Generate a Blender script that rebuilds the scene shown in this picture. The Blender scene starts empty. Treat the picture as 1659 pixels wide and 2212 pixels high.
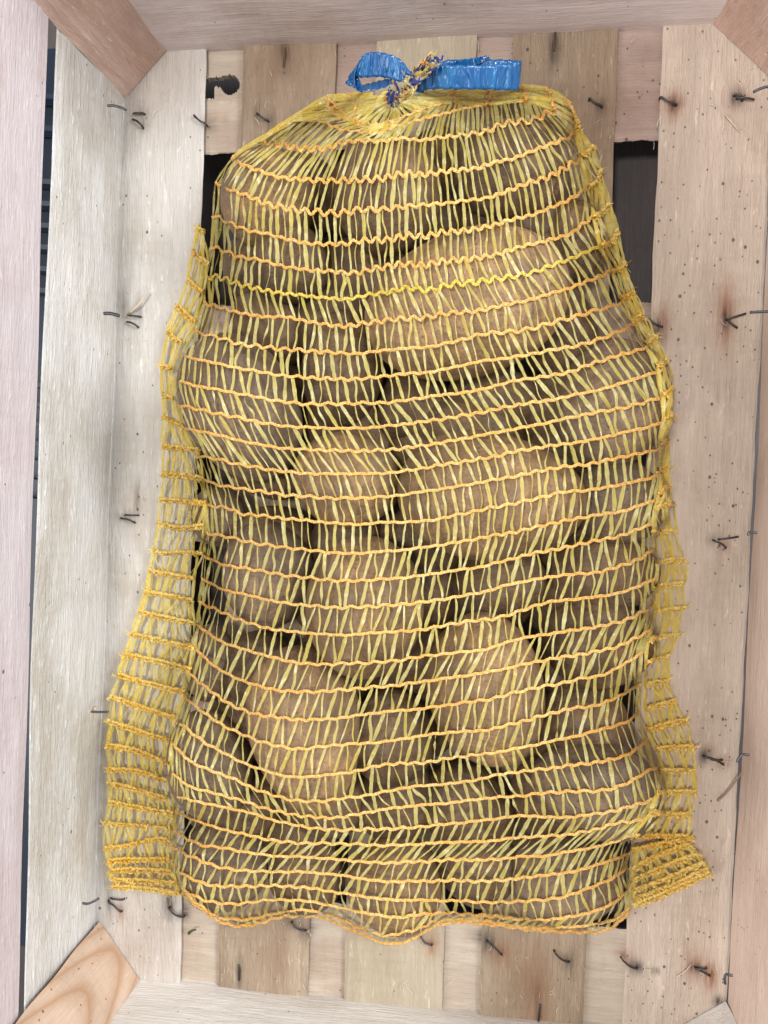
import bpy, math, random
import numpy as np
from mathutils import Vector, Matrix
random.seed(7); rng = np.random.default_rng(7)
scene = bpy.context.scene
C = scene.collection

# ------------------------------------------------------------------ camera, light, exposure
FL = 1600.0; PP = np.array([829.5, 1106.0]); HC = 0.44      # focal length and centre in units of a 1659 x 2212 frame
DN = np.array([190.5, -102.0, FL]); DN /= np.linalg.norm(DN)
AX = np.array([13329.5, 353.0, -FL]); AX /= np.linalg.norm(AX); AX -= AX.dot(DN)*DN; AX /= np.linalg.norm(AX)
AZ = -DN; AY = np.cross(AZ, AX)
cam_d = bpy.data.cameras.new('camera'); cam = bpy.data.objects.new('camera', cam_d); C.objects.link(cam)
cam_d.sensor_fit = 'HORIZONTAL'; cam_d.sensor_width = 36; cam_d.lens = 36*FL/1659
cam_d.clip_start = 0.01; cam_d.clip_end = 50
R3 = Matrix(((AX[0], -AX[1], -AX[2]), (AY[0], -AY[1], -AY[2]), (AZ[0], -AZ[1], -AZ[2])))
cam.matrix_world = Matrix.Translation((0, 0, HC)) @ R3.to_4x4()
scene.camera = cam

world = bpy.data.worlds.new('World'); scene.world = world; world.use_nodes = True
bg = world.node_tree.nodes['Background']; bg.inputs[0].default_value = (0.88, 0.93, 1.0, 1); bg.inputs[1].default_value = 0.60

def area(name, loc, target, size, power, col):
    d = bpy.data.lights.new(name, 'AREA'); d.shape = 'RECTANGLE'; d.size = size[0]; d.size_y = size[1]
    d.energy = power; d.color = col
    o = bpy.data.objects.new(name, d); C.objects.link(o); o.location = loc
    o.rotation_euler = (Vector(target)-Vector(loc)).to_track_quat('-Z', 'Y').to_euler()
    return o
area('daylight_window', (1.15, 0.50, 1.05), (0, -0.05, 0), (1.0, 0.8), 42, (0.93, 0.97, 1.0))
area('glint_overhead', (-0.30, 0.10, 1.6), (0, 0, 0), (0.20, 0.15), 15, (1.0, 0.97, 0.93))  # small added lamp that puts glints on the film tapes
area('fill_left', (-1.15, -0.25, 0.95), (0.1, 0, 0), (0.9, 0.7), 13, (0.97, 0.98, 1.0))  # added weak fill, lifts the right wall and right floor

vs = scene.view_settings
vs.view_transform = 'Standard'; vs.look = 'None'; vs.gamma = 1; vs.use_curve_mapping = False; vs.exposure = 0.12
scene.cycles.max_bounces = 8; scene.cycles.transparent_max_bounces = 16

# ------------------------------------------------------------------ helpers
def un(u, v, z=0.0):
    """point of height z seen at frame position (u, v); works on arrays"""
    u = np.asarray(u, float); v = np.asarray(v, float)
    rx = u-PP[0]; ry = v-PP[1]
    wx = rx*AX[0]+ry*AX[1]+FL*AX[2]; wy = rx*AY[0]+ry*AY[1]+FL*AY[2]; wz = rx*AZ[0]+ry*AZ[1]+FL*AZ[2]
    t = (z-HC)/wz
    return wx*t, wy*t
def un3(u, v, z):
    x, y = un(u, v, z); return Vector((float(x), float(y), z))

def empty(name, loc, label=None, cat=None, group=None):
    o = bpy.data.objects.new(name, None); C.objects.link(o); o.location = loc; o.empty_display_size = .02
    if label: o['label'] = label
    if cat: o['category'] = cat
    if group: o['group'] = group
    return o
def link(name, verts, faces, mats, parent=None, midx=None, smooth=False, loc=(0, 0, 0)):
    """verts are world coordinates; origin is put at loc"""
    v = np.asarray(verts, float).reshape(-1, 3) - np.array(loc)
    me = bpy.data.meshes.new(name)
    me.from_pydata(v.tolist(), [], faces)
    if not isinstance(mats, (list, tuple)): mats = [mats]
    for m in mats: me.materials.append(m)
    if midx is not None: me.polygons.foreach_set('material_index', np.asarray(midx, dtype=np.int32))
    if smooth: me.polygons.foreach_set('use_smooth', np.ones(len(me.polygons), dtype=bool))
    me.update()
    o = bpy.data.objects.new(name, me); C.objects.link(o)
    if parent is not None:
        o.parent = parent; o.location = Vector(loc)-parent.location
    else: o.location = loc
    return o
def tag(o, label=None, cat=None, group=None, kind=None):
    for k, v in (('label', label), ('category', cat), ('group', group), ('kind', kind)):
        if v: o[k] = v
    return o
def catmull(P, n_per=12):
    P = np.asarray(P, float)
    if len(P) < 3:
        t = np.linspace(0, 1, n_per+1)[:, None]; return P[0]*(1-t)+P[-1]*t
    Q = np.vstack([2*P[0]-P[1], P, 2*P[-1]-P[-2]]); out = []
    for i in range(1, len(Q)-2):
        t = np.linspace(0, 1, n_per, endpoint=False)[:, None]
        a, b, c, d = Q[i-1], Q[i], Q[i+1], Q[i+2]
        out.append(.5*((2*b)+(-a+c)*t+(2*a-5*b+4*c-d)*t**2+(-a+3*b-3*c+d)*t**3))
    out.append(P[-1:]); return np.vstack(out)
class Curve2:
    """polyline in frame units with arc length lookup"""
    def __init__(s, P):
        s.p = catmull(P); d = np.r_[0, np.cumsum(np.linalg.norm(np.diff(s.p, axis=0), axis=1))]
        s.L = d[-1]; s.d = d/d[-1]
    def __call__(s, t):
        t = np.clip(t, 0, 1); return np.stack([np.interp(t, s.d, s.p[:, k]) for k in range(s.p.shape[1])], -1)

# ------------------------------------------------------------------ materials
class NT:
    def __init__(s, name):
        s.m = bpy.data.materials.new(name); s.m.use_nodes = True; s.t = s.m.node_tree; s.n = s.t.nodes; s.l = s.t.links
        s.bsdf = s.n['Principled BSDF']; s.out = s.n['Material Output']
    def new(s, ty, **kw):
        n = s.n.new(ty)
        for k, v in kw.items(): setattr(n, k, v)
        return n
    def lk(s, a, b): s.l.new(a, b)
    def val(s, sock, v):
        if hasattr(v, 'is_linked') or isinstance(v, bpy.types.NodeSocket): s.lk(v, sock)
        else: sock.default_value = v
    def coord(s, scale, kind='Object', loc=(0, 0, 0), rot=(0, 0, 0)):
        tc = s.new('ShaderNodeTexCoord'); mp = s.new('ShaderNodeMapping'); s.lk(tc.outputs[kind], mp.inputs[0])
        mp.inputs['Scale'].default_value = scale; mp.inputs['Location'].default_value = loc; mp.inputs['Rotation'].default_value = rot
        return mp.outputs[0]
    def noise(s, vec, scale=1, detail=4, rough=.55, dist=0):
        n = s.new('ShaderNodeTexNoise'); s.lk(vec, n.inputs['Vector']); n.inputs['Scale'].default_value = scale
        n.inputs['Detail'].default_value = detail; n.inputs['Roughness'].default_value = rough; n.inputs['Distortion'].default_value = dist
        return n.outputs[0]
    def ramp(s, fac, stops):
        r = s.new('ShaderNodeValToRGB'); s.lk(fac, r.inputs[0]); e = r.color_ramp.elements
        while len(e) < len(stops): e.new(.5)
        for i, (p, c) in enumerate(stops):
            e[i].position = p; e[i].color = (c, c, c, 1) if isinstance(c, (int, float)) else (*c, 1)
        return r.outputs[0]
    def mix(s, fac, a, b, mode='MIX'):
        n = s.new('ShaderNodeMix', data_type='RGBA', blend_type=mode)
        s.val(n.inputs[0], fac)
        for sk, v in ((n.inputs[6], a), (n.inputs[7], b)):
            if isinstance(v, tuple): sk.default_value = (*v, 1) if len(v) == 3 else v
            else: s.lk(v, sk)
        return n.outputs[2]
    def math(s, op, a, b=0.0, c=None):
        n = s.new('ShaderNodeMath', operation=op); s.val(n.inputs[0], a); s.val(n.inputs[1], b)
        if c is not None: s.val(n.inputs[2], c)
        return n.outputs[0]
    def bump(s, h, dist, strength=1.0, prev=None):
        n = s.new('ShaderNodeBump'); s.lk(h, n.inputs['Height']); n.inputs['Distance'].default_value = dist; n.inputs['Strength'].default_value = strength
        if prev is not None: s.lk(prev, n.inputs['Normal'])
        return n.outputs[0]

def wood(name, base, dark, axis=1, seed=0.0, specks=0.0, torn=1.0, bands=0.5, stain=(.20, .16, .11), stain_amt=.5, rough=.6, saw=.3, rings=None):
    """axis: 0/1/2 = direction of the grain"""
    s = NT(name)
    def V(a, b):   # a per metre across, b per metre along
        sc = [a, a, a]; sc[axis] = b; return s.coord(tuple(sc), loc=(seed*3.1, seed*1.7, seed*2.3))
    lo = s.noise(V(26, 3.0), 1, 4, .6, .4)
    mid = s.noise(V(150, 7), 1, 5, .65, .2)
    fine = s.noise(V(900, 38), 1, 4, .7)
    blot = s.noise(V(22, 12), 1, 5, .65, .3)
    fuzz = s.noise(V(420, 75), 1, 3, .75, .5)
    f1 = s.ramp(lo, [(.32, 0.0), (.68, 1.0)])
    c = s.mix(s.math('MULTIPLY', f1, bands), base, dark)
    f2 = s.ramp(mid, [(.40, 1.0), (.60, 0.0)])
    c = s.mix(s.math('MULTIPLY', f2, .24*bands+.04), c, tuple(x*.70 for x in dark))
    f3 = s.ramp(fine, [(.35, 1.0), (.55, 0.0)])
    c = s.mix(s.math('MULTIPLY', f3, .22), c, tuple(x*.6 for x in dark))
    if stain_amt:
        f4 = s.ramp(blot, [(.46, 0.0), (.68, 1.0)])
        c = s.mix(s.math('MULTIPLY', f4, stain_amt), c, stain)
    patch = s.noise(V(75, 20), 1, 4, .6, .5)
    c = s.mix(s.math('MULTIPLY', s.ramp(patch, [(.34, 1.0), (.56, 0.0)]), .10+.30*max(0, bands-.45)), c, tuple(x*.66 for x in dark))
    c = s.mix(s.math('MULTIPLY', s.ramp(patch, [(.56, 0.0), (.72, 1.0)]), .30), c, tuple(min(1, x*1.22) for x in base))
    f5 = s.ramp(fuzz, [(.60, 0.0), (.72, 1.0)])
    c = s.mix(s.math('MULTIPLY', f5, .40*torn), c, tuple(min(1, x*1.5+.05) for x in base))
    f6 = s.ramp(fuzz, [(.26, 1.0), (.36, 0.0)])
    c = s.mix(s.math('MULTIPLY', f6, .35*torn), c, tuple(x*.5 for x in dark))
    if saw:
        w = s.new('ShaderNodeTexWave', wave_type='BANDS', bands_direction='XYZ'[axis])
        s.lk(s.coord((1, 1, 1)), w.inputs[0]); w.inputs['Scale'].default_value = 42; w.inputs['Distortion'].default_value = 7; w.inputs['Detail'].default_value = 3; w.inputs['Detail Scale'].default_value = .8
        c = s.mix(s.math('MULTIPLY', s.ramp(w.outputs[1], [(.0, 1.0), (.35, 0.0)]), s.math('MULTIPLY', s.ramp(blot, [(.38, 0.0), (.62, 1.0)]), saw*.30)), c, tuple(x*.6 for x in dark))
    if rings:
        cx, cy, dx, dy, curv, z0, freq, col = rings      # arched growth rings: z minus a parabola across the face
        sx = s.new('ShaderNodeSeparateXYZ'); s.lk(s.coord((1, 1, 1)), sx.inputs[0])
        sc = s.math('ADD', s.math('MULTIPLY', s.math('SUBTRACT', sx.outputs[0], cx), dx), s.math('MULTIPLY', s.math('SUBTRACT', sx.outputs[1], cy), dy))
        nz = s.noise(s.coord((45, 45, 28)), 1, 4, .6)
        f = s.math('ADD', s.math('SUBTRACT', s.math('SUBTRACT', sx.outputs[2], z0), s.math('MULTIPLY', s.math('MULTIPLY', sc, sc), curv)), s.math('MULTIPLY', nz, .012))
        ph = s.math('FRACT', s.math('MULTIPLY', f, freq))
        c = s.mix(s.ramp(ph, [(.0, .60), (.12, .32), (.42, .0), (.70, .08), (.96, .8)]), c, col)
    if specks:
        for k, (sc, thr) in enumerate(((150, .09), (330, .13))):
            vo = s.new('ShaderNodeTexVoronoi'); s.lk(s.coord((1, .8, 1), loc=(seed, seed+k, 0)), vo.inputs[0]); vo.inputs['Scale'].default_value = sc
            d = s.ramp(vo.outputs['Distance'], [(thr, 1.0), (thr+.07, 0.0)])
            sep = s.new('ShaderNodeSeparateColor'); s.lk(vo.outputs['Color'], sep.inputs[0])
            pick = s.math('GREATER_THAN', sep.outputs[0], 1-.30*specks)
            c = s.mix(s.math('MULTIPLY', s.math('MULTIPLY', d, pick), .85), c, (.055, .035, .028))
    at = s.new('ShaderNodeAttribute', attribute_name='mark')            # dirt and rust where nails and staples sit
    sep = s.new('ShaderNodeSeparateColor'); s.lk(at.outputs['Color'], sep.inputs[0])
    jag = s.ramp(s.noise(V(500, 60), 1, 3, .7), [(.3, .35), (.6, 1.0)])
    c = s.mix(s.math('MULTIPLY', sep.outputs[0], jag), c, (.23, .075, .022))
    c = s.mix(s.math('MULTIPLY', sep.outputs[1], jag), c, (.035, .026, .022))
    c = s.mix(s.math('MULTIPLY', sep.outputs[2], .8), c, (.20, .105, .055))
    s.lk(c, s.bsdf.inputs['Base Color'])
    s.bsdf.inputs['Roughness'].default_value = rough; s.bsdf.inputs['Specular IOR Level'].default_value = .35
    nb = s.bump(fine, .0006, .7); nb = s.bump(fuzz, .0011, .75*torn, nb); nb = s.bump(mid, .0012, .5, nb)
    s.lk(nb, s.bsdf.inputs['Normal'])
    return s.m

PALE = (.56, .53, .50); PALED = (.40, .34, .29)
W = {
 'slat_left':   wood('pale weathered poplar', (.61, .58, .54), (.48, .43, .38), 1, 1.3, specks=.25, torn=1.0, bands=.45, stain=(.34, .27, .19), stain_amt=.45),
 'slat_brown':  wood('tan stained poplar', (.41, .33, .245), (.25, .17, .11), 1, 2.1, specks=.15, torn=1.3, bands=.75, stain=(.20, .14, .09), stain_amt=.55),
 'slat_mid':    wood('straw poplar', (.47, .40, .30), (.33, .26, .18), 1, 3.7, specks=.2, torn=1.0, bands=.5, stain=(.26, .20, .13), stain_amt=.3),
 'slat_tan':    wood('dull tan poplar', (.37, .285, .20), (.22, .15, .10), 1, 5.2, specks=.55, torn=1.3, bands=.7, stain=(.18, .12, .08), stain_amt=.5),
 'slat_right':  wood('mould specked poplar', (.56, .465, .385), (.44, .34, .27), 1, 6.6, specks=1.0, torn=1.0, bands=.6, stain=(.27, .20, .14), stain_amt=.4),
 'cross_pale':  wood('pale cross board', (.56, .49, .40), (.40, .31, .24), 0, 7.1, specks=.1, torn=.5, bands=.6, stain=(.30, .20, .14), stain_amt=.45, rings=None),
 'cross_pink':  wood('pinkish cross board', (.42, .32, .27), (.30, .20, .16), 0, 8.4, specks=.9, torn=.7, bands=.6, stain=(.20, .13, .09), stain_amt=.4),
 'side_left':   wood('grey white side board', (.70, .68, .65), (.55, .51, .46), 1, 9.2, specks=.1, torn=1.5, bands=.5, stain=(.36, .29, .20), stain_amt=.5, rough=.5),
 'side_upper':  wood('pink grey side board', (.62, .55, .565), (.52, .44, .44), 1, 10.4, specks=.08, torn=.9, bands=.5, stain=(.42, .30, .26), stain_amt=.35, rough=.5),
 'side_right':  wood('rosy side board', (.72, .56, .47), (.60, .44, .35), 1, 11.5, specks=.15, torn=.5, bands=.4, stain=(.36, .23, .18), stain_amt=.3, rough=.5),
 'end_top':     wood('smooth pale end board', (.84, .75, .74), (.74, .63, .61), 0, 12.8, specks=.06, torn=.35, bands=.5, stain=(.36, .25, .19), stain_amt=.4, rough=.5),
 'end_bottom':  wood('smooth white end board', (.76, .72, .68), (.66, .60, .53), 0, 13.9, specks=.05, torn=.5, bands=.4, stain=(.42, .35, .27), stain_amt=.3, rough=.5),
 'post_red':    wood('reddish pine post', (.70, .52, .45), (.50, .31, .23), 2, 14.2, specks=.1, torn=1.1, bands=.9, stain=(.26, .12, .07), stain_amt=.3),
 'post_ring':   wood('ringed pine post', (.60, .45, .34), (.50, .34, .24), 2, 15.3, specks=.3, torn=.4, bands=.3, stain=(.45, .30, .2), stain_amt=.2,
                     rings=(.003, .002, .589, -.808, 95, -.070, 27, (.40, .225, .125))),
}

def mat_simple(name, col, rough=.5, metal=0, noise_amt=.0, spec=.5):
    s = NT(name)
    if noise_amt:
        n = s.noise(s.coord((300, 300, 300)), 1, 4, .7)
        s.lk(s.mix(s.math('MULTIPLY', s.ramp(n, [(.35, 0.0), (.7, 1.0)]), noise_amt), col, tuple(x*.35 for x in col)), s.bsdf.inputs['Base Color'])
    else: s.bsdf.inputs['Base Color'].default_value = (*col, 1)
    s.bsdf.inputs['Roughness'].default_value = rough; s.bsdf.inputs['Metallic'].default_value = metal
    s.bsdf.inputs['Specular IOR Level'].default_value = spec
    return s.m
STEEL = mat_simple('dull steel wire', (.085, .08, .08), .38, .8, .6)
RUSTY = mat_simple('rusty wire', (.13, .065, .04), .6, .4, .5)

def potato_mat(name, base, seed):
    s = NT(name)
    v = s.coord((1, 1, 1), loc=(seed, seed*.7, seed*1.9))
    big = s.noise(v, 32, 4, .6); med = s.noise(v, 130, 5, .7, .4); fine = s.noise(v, 700, 4, .7)
    dk = tuple(x*.50 for x in base); lt = tuple(min(1, x*1.28) for x in base)
    c = s.mix(s.ramp(big, [(.35, 0.0), (.68, 1.0)]), dk, lt)
    c = s.mix(s.math('MULTIPLY', s.ramp(med, [(.38, 1.0), (.56, 0.0)]), .55), c, tuple(x*.38 for x in base))
    c = s.mix(s.math('MULTIPLY', s.ramp(fine, [(.38, 1.0), (.52, 0.0)]), .45), c, tuple(x*.35 for x in base))
    soil = s.noise(s.coord((1, 1, 1), loc=(seed*2, seed, 0)), 75, 6, .75, .8)
    c = s.mix(s.math('MULTIPLY', s.ramp(soil, [(.52, 0.0), (.62, 1.0)]), .55), c, (.155, .115, .08))
    c = s.mix(s.math('MULTIPLY', s.ramp(soil, [(.30, 1.0), (.40, 0.0)]), .60), c, (.055, .034, .020))
    vo = s.new('ShaderNodeTexVoronoi'); s.lk(s.coord((1, 1, .8), loc=(seed, 0, seed)), vo.inputs[0]); vo.inputs['Scale'].default_value = 170
    d = s.ramp(vo.outputs['Distance'], [(.07, 1.0), (.16, 0.0)])
    sp = s.new('ShaderNodeSeparateColor'); s.lk(vo.outputs['Color'], sp.inputs[0])
    c = s.mix(s.math('MULTIPLY', s.math('MULTIPLY', d, s.math('GREATER_THAN', sp.outputs[0], .55)), .7), c, (.05, .03, .02))
    s.lk(c, s.bsdf.inputs['Base Color']); s.bsdf.inputs['Roughness'].default_value = .52; s.bsdf.inputs['Specular IOR Level'].default_value = .3
    nb = s.bump(med, .0022, .7); nb = s.bump(fine, .0009, .7, nb); nb = s.bump(soil, .0015, .5, nb); s.lk(nb, s.bsdf.inputs['Normal'])
    return s.m

def tape_mat(name, col, col2, trans=.22):
    s = NT(name)
    geo = s.new('ShaderNodeNewGeometry')
    rnd = geo.outputs['Random Per Island']
    n = s.noise(s.coord((190, 120, 190)), 1, 4, .65, .6); n2 = s.noise(s.coord((900, 500, 900)), 1, 3, .7, .8)
    c = s.mix(rnd, col, col2)
    milky = s.ramp(n, [(.50, 0.0), (.66, 1.0)])
    c = s.mix(s.math('MULTIPLY', milky, .40), c, (.80, .80, .62))
    p = s.bsdf; s.lk(c, p.inputs['Base Color']); p.inputs['Roughness'].default_value = .13; p.inputs['Specular IOR Level'].default_value = 1.0
    nb = s.bump(n, .0030, .85); nb = s.bump(n2, .0012, .8, nb); s.lk(nb, p.inputs['Normal'])
    tl = s.new('ShaderNodeBsdfTranslucent'); s.lk(c, tl.inputs[0])
    m1 = s.new('ShaderNodeMixShader'); m1.inputs[0].default_value = .35; s.lk(p.outputs[0], m1.inputs[1]); s.lk(tl.outputs[0], m1.inputs[2])
    tr = s.new('ShaderNodeBsdfTransparent'); tr.inputs[0].default_value = (1.0, .93, .62, 1)
    m2 = s.new('ShaderNodeMixShader'); s.lk(s.math('MULTIPLY', s.math('SUBTRACT', 1.25, milky), trans), m2.inputs[0]); s.lk(m1.outputs[0], m2.inputs[1]); s.lk(tr.outputs[0], m2.inputs[2])
    s.lk(m2.outputs[0], s.out.inputs[0])
    return s.m
TAPE = tape_mat('yellow film tape', (.70, .56, .11), (.72, .62, .21), .22)
TAPE_FLAP = tape_mat('bright yellow film tape', (.93, .70, .10), (.93, .78, .24), .28)
def cord_mat(name, a, b):
    s = NT(name); n = s.noise(s.coord((700, 700, 700)), 1, 3, .7)
    big = s.noise(s.coord((22, 22, 22)), 1, 2, .5)
    c = s.mix(s.ramp(big, [(.38, 0.0), (.62, 1.0)]), a, b)
    c = s.mix(s.math('MULTIPLY', s.ramp(n, [(.40, 1.0), (.56, 0.0)]), .60), c, tuple(x*.42 for x in a))
    c = s.mix(s.math('MULTIPLY', s.ramp(n, [(.60, 0.0), (.70, 1.0)]), .60), c, (.97, .84, .56))
    p = s.bsdf; s.lk(c, p.inputs['Base Color']); p.inputs['Roughness'].default_value = .32; p.inputs['Specular IOR Level'].default_value = .55
    s.lk(s.bump(n, .0008, .7), p.inputs['Normal'])
    tl = s.new('ShaderNodeBsdfTranslucent'); s.lk(c, tl.inputs[0])
    m1 = s.new('ShaderNodeMixShader'); m1.inputs[0].default_value = .2; s.lk(p.outputs[0], m1.inputs[1]); s.lk(tl.outputs[0], m1.inputs[2]); s.lk(m1.outputs[0], s.out.inputs[0])
    return s.m
CORD = cord_mat('orange yellow knitted cord', (.88, .46, .10), (.90, .56, .17))
CORD_FLAP = cord_mat('deep yellow knitted cord', (.95, .60, .10), (.95, .70, .20))
CORD_YEL = cord_mat('lemon knitted cord', (.78, .55, .06), (.82, .60, .12))
def blue_mat():
    s = NT('blue film ribbon')
    n = s.noise(s.coord((170, 35, 60), rot=(0, 0, .05)), 1, 3, .5, 1.2); n2 = s.noise(s.coord((1100, 300, 300)), 1, 2, .6)
    c = s.mix(s.ramp(n, [(.35, 0.0), (.7, 1.0)]), (.008, .105, .34), (.02, .19, .47))
    p = s.bsdf; s.lk(c, p.inputs['Base Color']); p.inputs['Roughness'].default_value = .12; p.inputs['Specular IOR Level'].default_value = 1.0
    nb = s.bump(n, .0040, .9); nb = s.bump(n2, .0002, .2, nb); s.lk(nb, p.inputs['Normal'])
    tl = s.new('ShaderNodeBsdfTranslucent'); s.lk(c, tl.inputs[0])
    m1 = s.new('ShaderNodeMixShader'); m1.inputs[0].default_value = .25; s.lk(p.outputs[0], m1.inputs[1]); s.lk(tl.outputs[0], m1.inputs[2]); s.lk(m1.outputs[0], s.out.inputs[0])
    return s.m
BLUE = blue_mat()
NAVY = mat_simple('navy printed film', (.03, .05, .22), .3, 0, .3)

# ------------------------------------------------------------------ setting
gm = wood('dark table wood', (.085, .066, .062), (.045, .035, .034), 1, 20.2, specks=0, torn=.2, bands=.8, stain=(.03, .025, .03), stain_amt=.4)
ground = link('ground', [(-1.5, -1.5, -.032), (1.5, -1.5, -.032), (1.5, 1.5, -.032), (-1.5, 1.5, -.032)], [(0, 1, 2, 3)], gm)
tag(ground, kind='structure')

# ------------------------------------------------------------------ the crate
crate = empty('wooden_crate', (-.03, -.05, -.012), 'pale wooden fruit crate of rough thin boards with triangular corner posts', 'crate')
YT, YB, XR = .243, -.338, .157
def xl(y): return -.2125+(y-YT)*(.0255/.581)            # the left wall splays a little
# marks: (x, y, rx, ry, channel, strength) on the floor
MARKS = []
def mark(u, v, rx, ry, ch, st, z=0.0):
    x, y = un(u, v, z); MARKS.append((float(x), float(y), rx*1.25, ry*1.25, ch, min(1, st*(1.1 if ch == 0 else 1.35))))
for u, v, rx, ry, ch, st in (
    (309, 247, .0035, .006, 1, .35), (310, 270, .003, .004, 1, .4), (446, 268, .003, .004, 1, .4), (580, 262, .003, .004, 1, .5), (558, 246, .003, .005, 1, .4),
    (615, 118, .0035, .010, 1, .9), (1197, 100, .003, .010, 1, .8), (1299, 229, .003, .004, 1, .6), (1457, 224, .0045, .006, 0, .9), (1457, 226, .002, .003, 1, .9),
    (1592, 212, .003, .004, 1, .8), (1592, 212, .006, .006, 0, .4), (1567, 687, .004, .015, 0, 1.0), (1566, 690, .0018, .006, 1, .8), (1430, 702, .0035, .008, 0, .8), (1416, 718, .004, .006, 1, .8),
    (265, 660, .003, .010, 1, .4), (300, 672, .002, .008, 1, .35), (297, 1076, .0012, .009, 1, .9), (290, 1092, .004, .008, 0, .35), (270, 1115, .006, .004, 1, .3),
    (1566, 1180, .003, .003, 0, .5), (1542, 1166, .003, .003, 1, .5), (1521, 1633, .003, .004, 1, .7), (1560, 1648, .004, .004, 0, .6), (1535, 1622, .003, .004, 0, .5),
    (236, 1948, .0015, .010, 1, .5), (261, 1970, .002, .006, 0, .8), (366, 1955, .004, .010, 1, .75), (396, 1978, .004, .003, 1, .8), (630, 1988, .006, .006, 1, .5), (660, 2010, .004, .005, 1, .5),
    (517, 2100, .0015, .010, 1, .7), (931, 2040, .004, .007, 0, .7), (1053, 2033, .004, .007, 1, .7), (1082, 2058, .005, .006, 0, .6), (1228, 2078, .003, .006, 1, .5), (1375, 2090, .004, .004, 1, .7), (1352, 2070, .004, .004, 0, .6),
    (1502, 2088, .005, .008, 0, .7), (1501, 2090, .002, .003, 1, .9), (1534, 2108, .004, .008, 0, .95), (1165, 2170, .006, .022, 0, .45), (1160, 2150, .002, .012, 1, .4), (1163, 2195, .003, .010, 0, .7),
    (1143, 2108, .010, .020, 2, .5), (1300, 215, .012, .02, 2, .2), (700, 105, .020, .035, 2, .25), (345, 130, .030, .03, 2, .30), (600, 130, .02, .03, 2, .30), (320, 2050, .035, .03, 2, .28), (600, 2060, .012, .03, 2, .35),
    (1416, 2098, .002, .002, 1, .7), (1552, 2163, .003, .003, 1, .85), (232, 2023, .0025, .0015, 1, .7)):
    mark(u, v, rx, ry, ch, st)

def board_grid(name, xa, xb, ya, yb, z, th, mat, step=.0016, hole=None, edge=.0006, label=None, warp=.0006, axis=1):
    """xa, xb may be functions of y; a jittered-edge grid with thickness th"""
    fa = xa if callable(xa) else (lambda y: xa); fb = xb if callable(xb) else (lambda y: xb)
    wmax = abs(fb(yb)-fa(yb)); nx = max(2, int(wmax/step)); ny = max(2, int((yb-ya)/step))
    if axis == 0: pass
    S, T = np.meshgrid(np.linspace(0, 1, nx+1), np.linspace(0, 1, ny+1), indexing='ij')
    Y = ya+(yb-ya)*T
    ph = rng.uniform(0, 50, 6)
    def wob(t, k, f): return np.sin(t*f+ph[k])*.5+np.sin(t*f*2.7+ph[k+1])*.3+np.sin(t*f*7.1+ph[k+2])*.2
    A = np.vectorize(fa)(Y)+edge*wob(Y, 0, 30); B = np.vectorize(fb)(Y)+edge*wob(Y, 2, 34)
    X = A+(B-A)*S
    Y = Y + edge*1.0*np.where(T > .999, 1, 0)*wob(X, 1, 300) - edge*np.where(T < .001, 1, 0)*wob(X, 1, 260)
    Z = z+warp*(wob(Y, 3, 12)*.6+wob(X, 0, 40)*.5)
    Z = Z - .0005*((S < .5/nx)|(S > 1-.5/nx)|(T < .5/ny)|(T > 1-.5/ny))
    verts = np.stack([X, Y, Z], -1).reshape(-1, 3)
    idx = np.arange((nx+1)*(ny+1)).reshape(nx+1, ny+1)
    q = np.stack([idx[:-1, :-1], idx[1:, :-1], idx[1:, 1:], idx[:-1, 1:]], -1).reshape(-1, 4)
    if hole is not None:
        cx = verts[q].mean(1); keep = ~hole(cx[:, 0], cx[:, 1]); q = q[keep]
        used = np.unique(q); remap = -np.ones(len(verts), int); remap[used] = np.arange(len(used)); verts = verts[used]; q = remap[q]
    loc = (float(verts[:, 0].mean()), float(verts[:, 1].mean()), z)
    o = link(name, verts, q.tolist(), mat, crate, loc=loc)
    col = np.zeros((len(verts), 4)); col[:, 3] = 1
    for mx, my, rx, ry, ch, st in MARKS:
        if axis == 0: rx, ry = ry, rx
        d = ((verts[:, 0]-mx)/rx)**2+((verts[:, 1]-my)/ry)**2
        col[:, ch] = np.maximum(col[:, ch], st*np.exp(-d*1.1)*(d < 6))
    at = o.data.attributes.new('mark', 'FLOAT_COLOR', 'POINT'); at.data.foreach_set('color', col.reshape(-1))
    m = o.modifiers.new('thickness', 'SOLIDIFY'); m.thickness = th; m.offset = -1
    if label: o['label'] = label
    return o
def lin(xt, xb): return lambda y: xt+(xb-xt)*(YT-y)/(YT-YB)
board_grid('floor_slat', lambda y: xl(y)-.003, lin(-.1631, -.1792), YB-.004, YT+.0015, 0, .003, W['slat_left'], label='wide pale grey floor slat along the left wall')
board_grid('floor_slat', lin(-.1405, -.1536), lin(-.0845, -.0948), YB-.004, YT+.002, 0, .003, W['slat_brown'], label='brown stained floor slat')
board_grid('floor_slat', lin(-.0613, -.0716), lin(-.0038, -.0101), YB-.004, YT+.002, 0, .003, W['slat_mid'], label='straw coloured floor slat under the middle of the sack')
board_grid('floor_slat', lin(.0166, .0131), lin(.0746, .0754), YB-.004, YT+.0025, 0, .003, W['slat_tan'], label='dull tan floor slat')
board_grid('floor_slat', lin(.0982, .0992), XR+.001, YB-.004, YT+.002, 0, .003, W['slat_right'], label='wide floor slat dotted with dark mould along the right wall')
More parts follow.
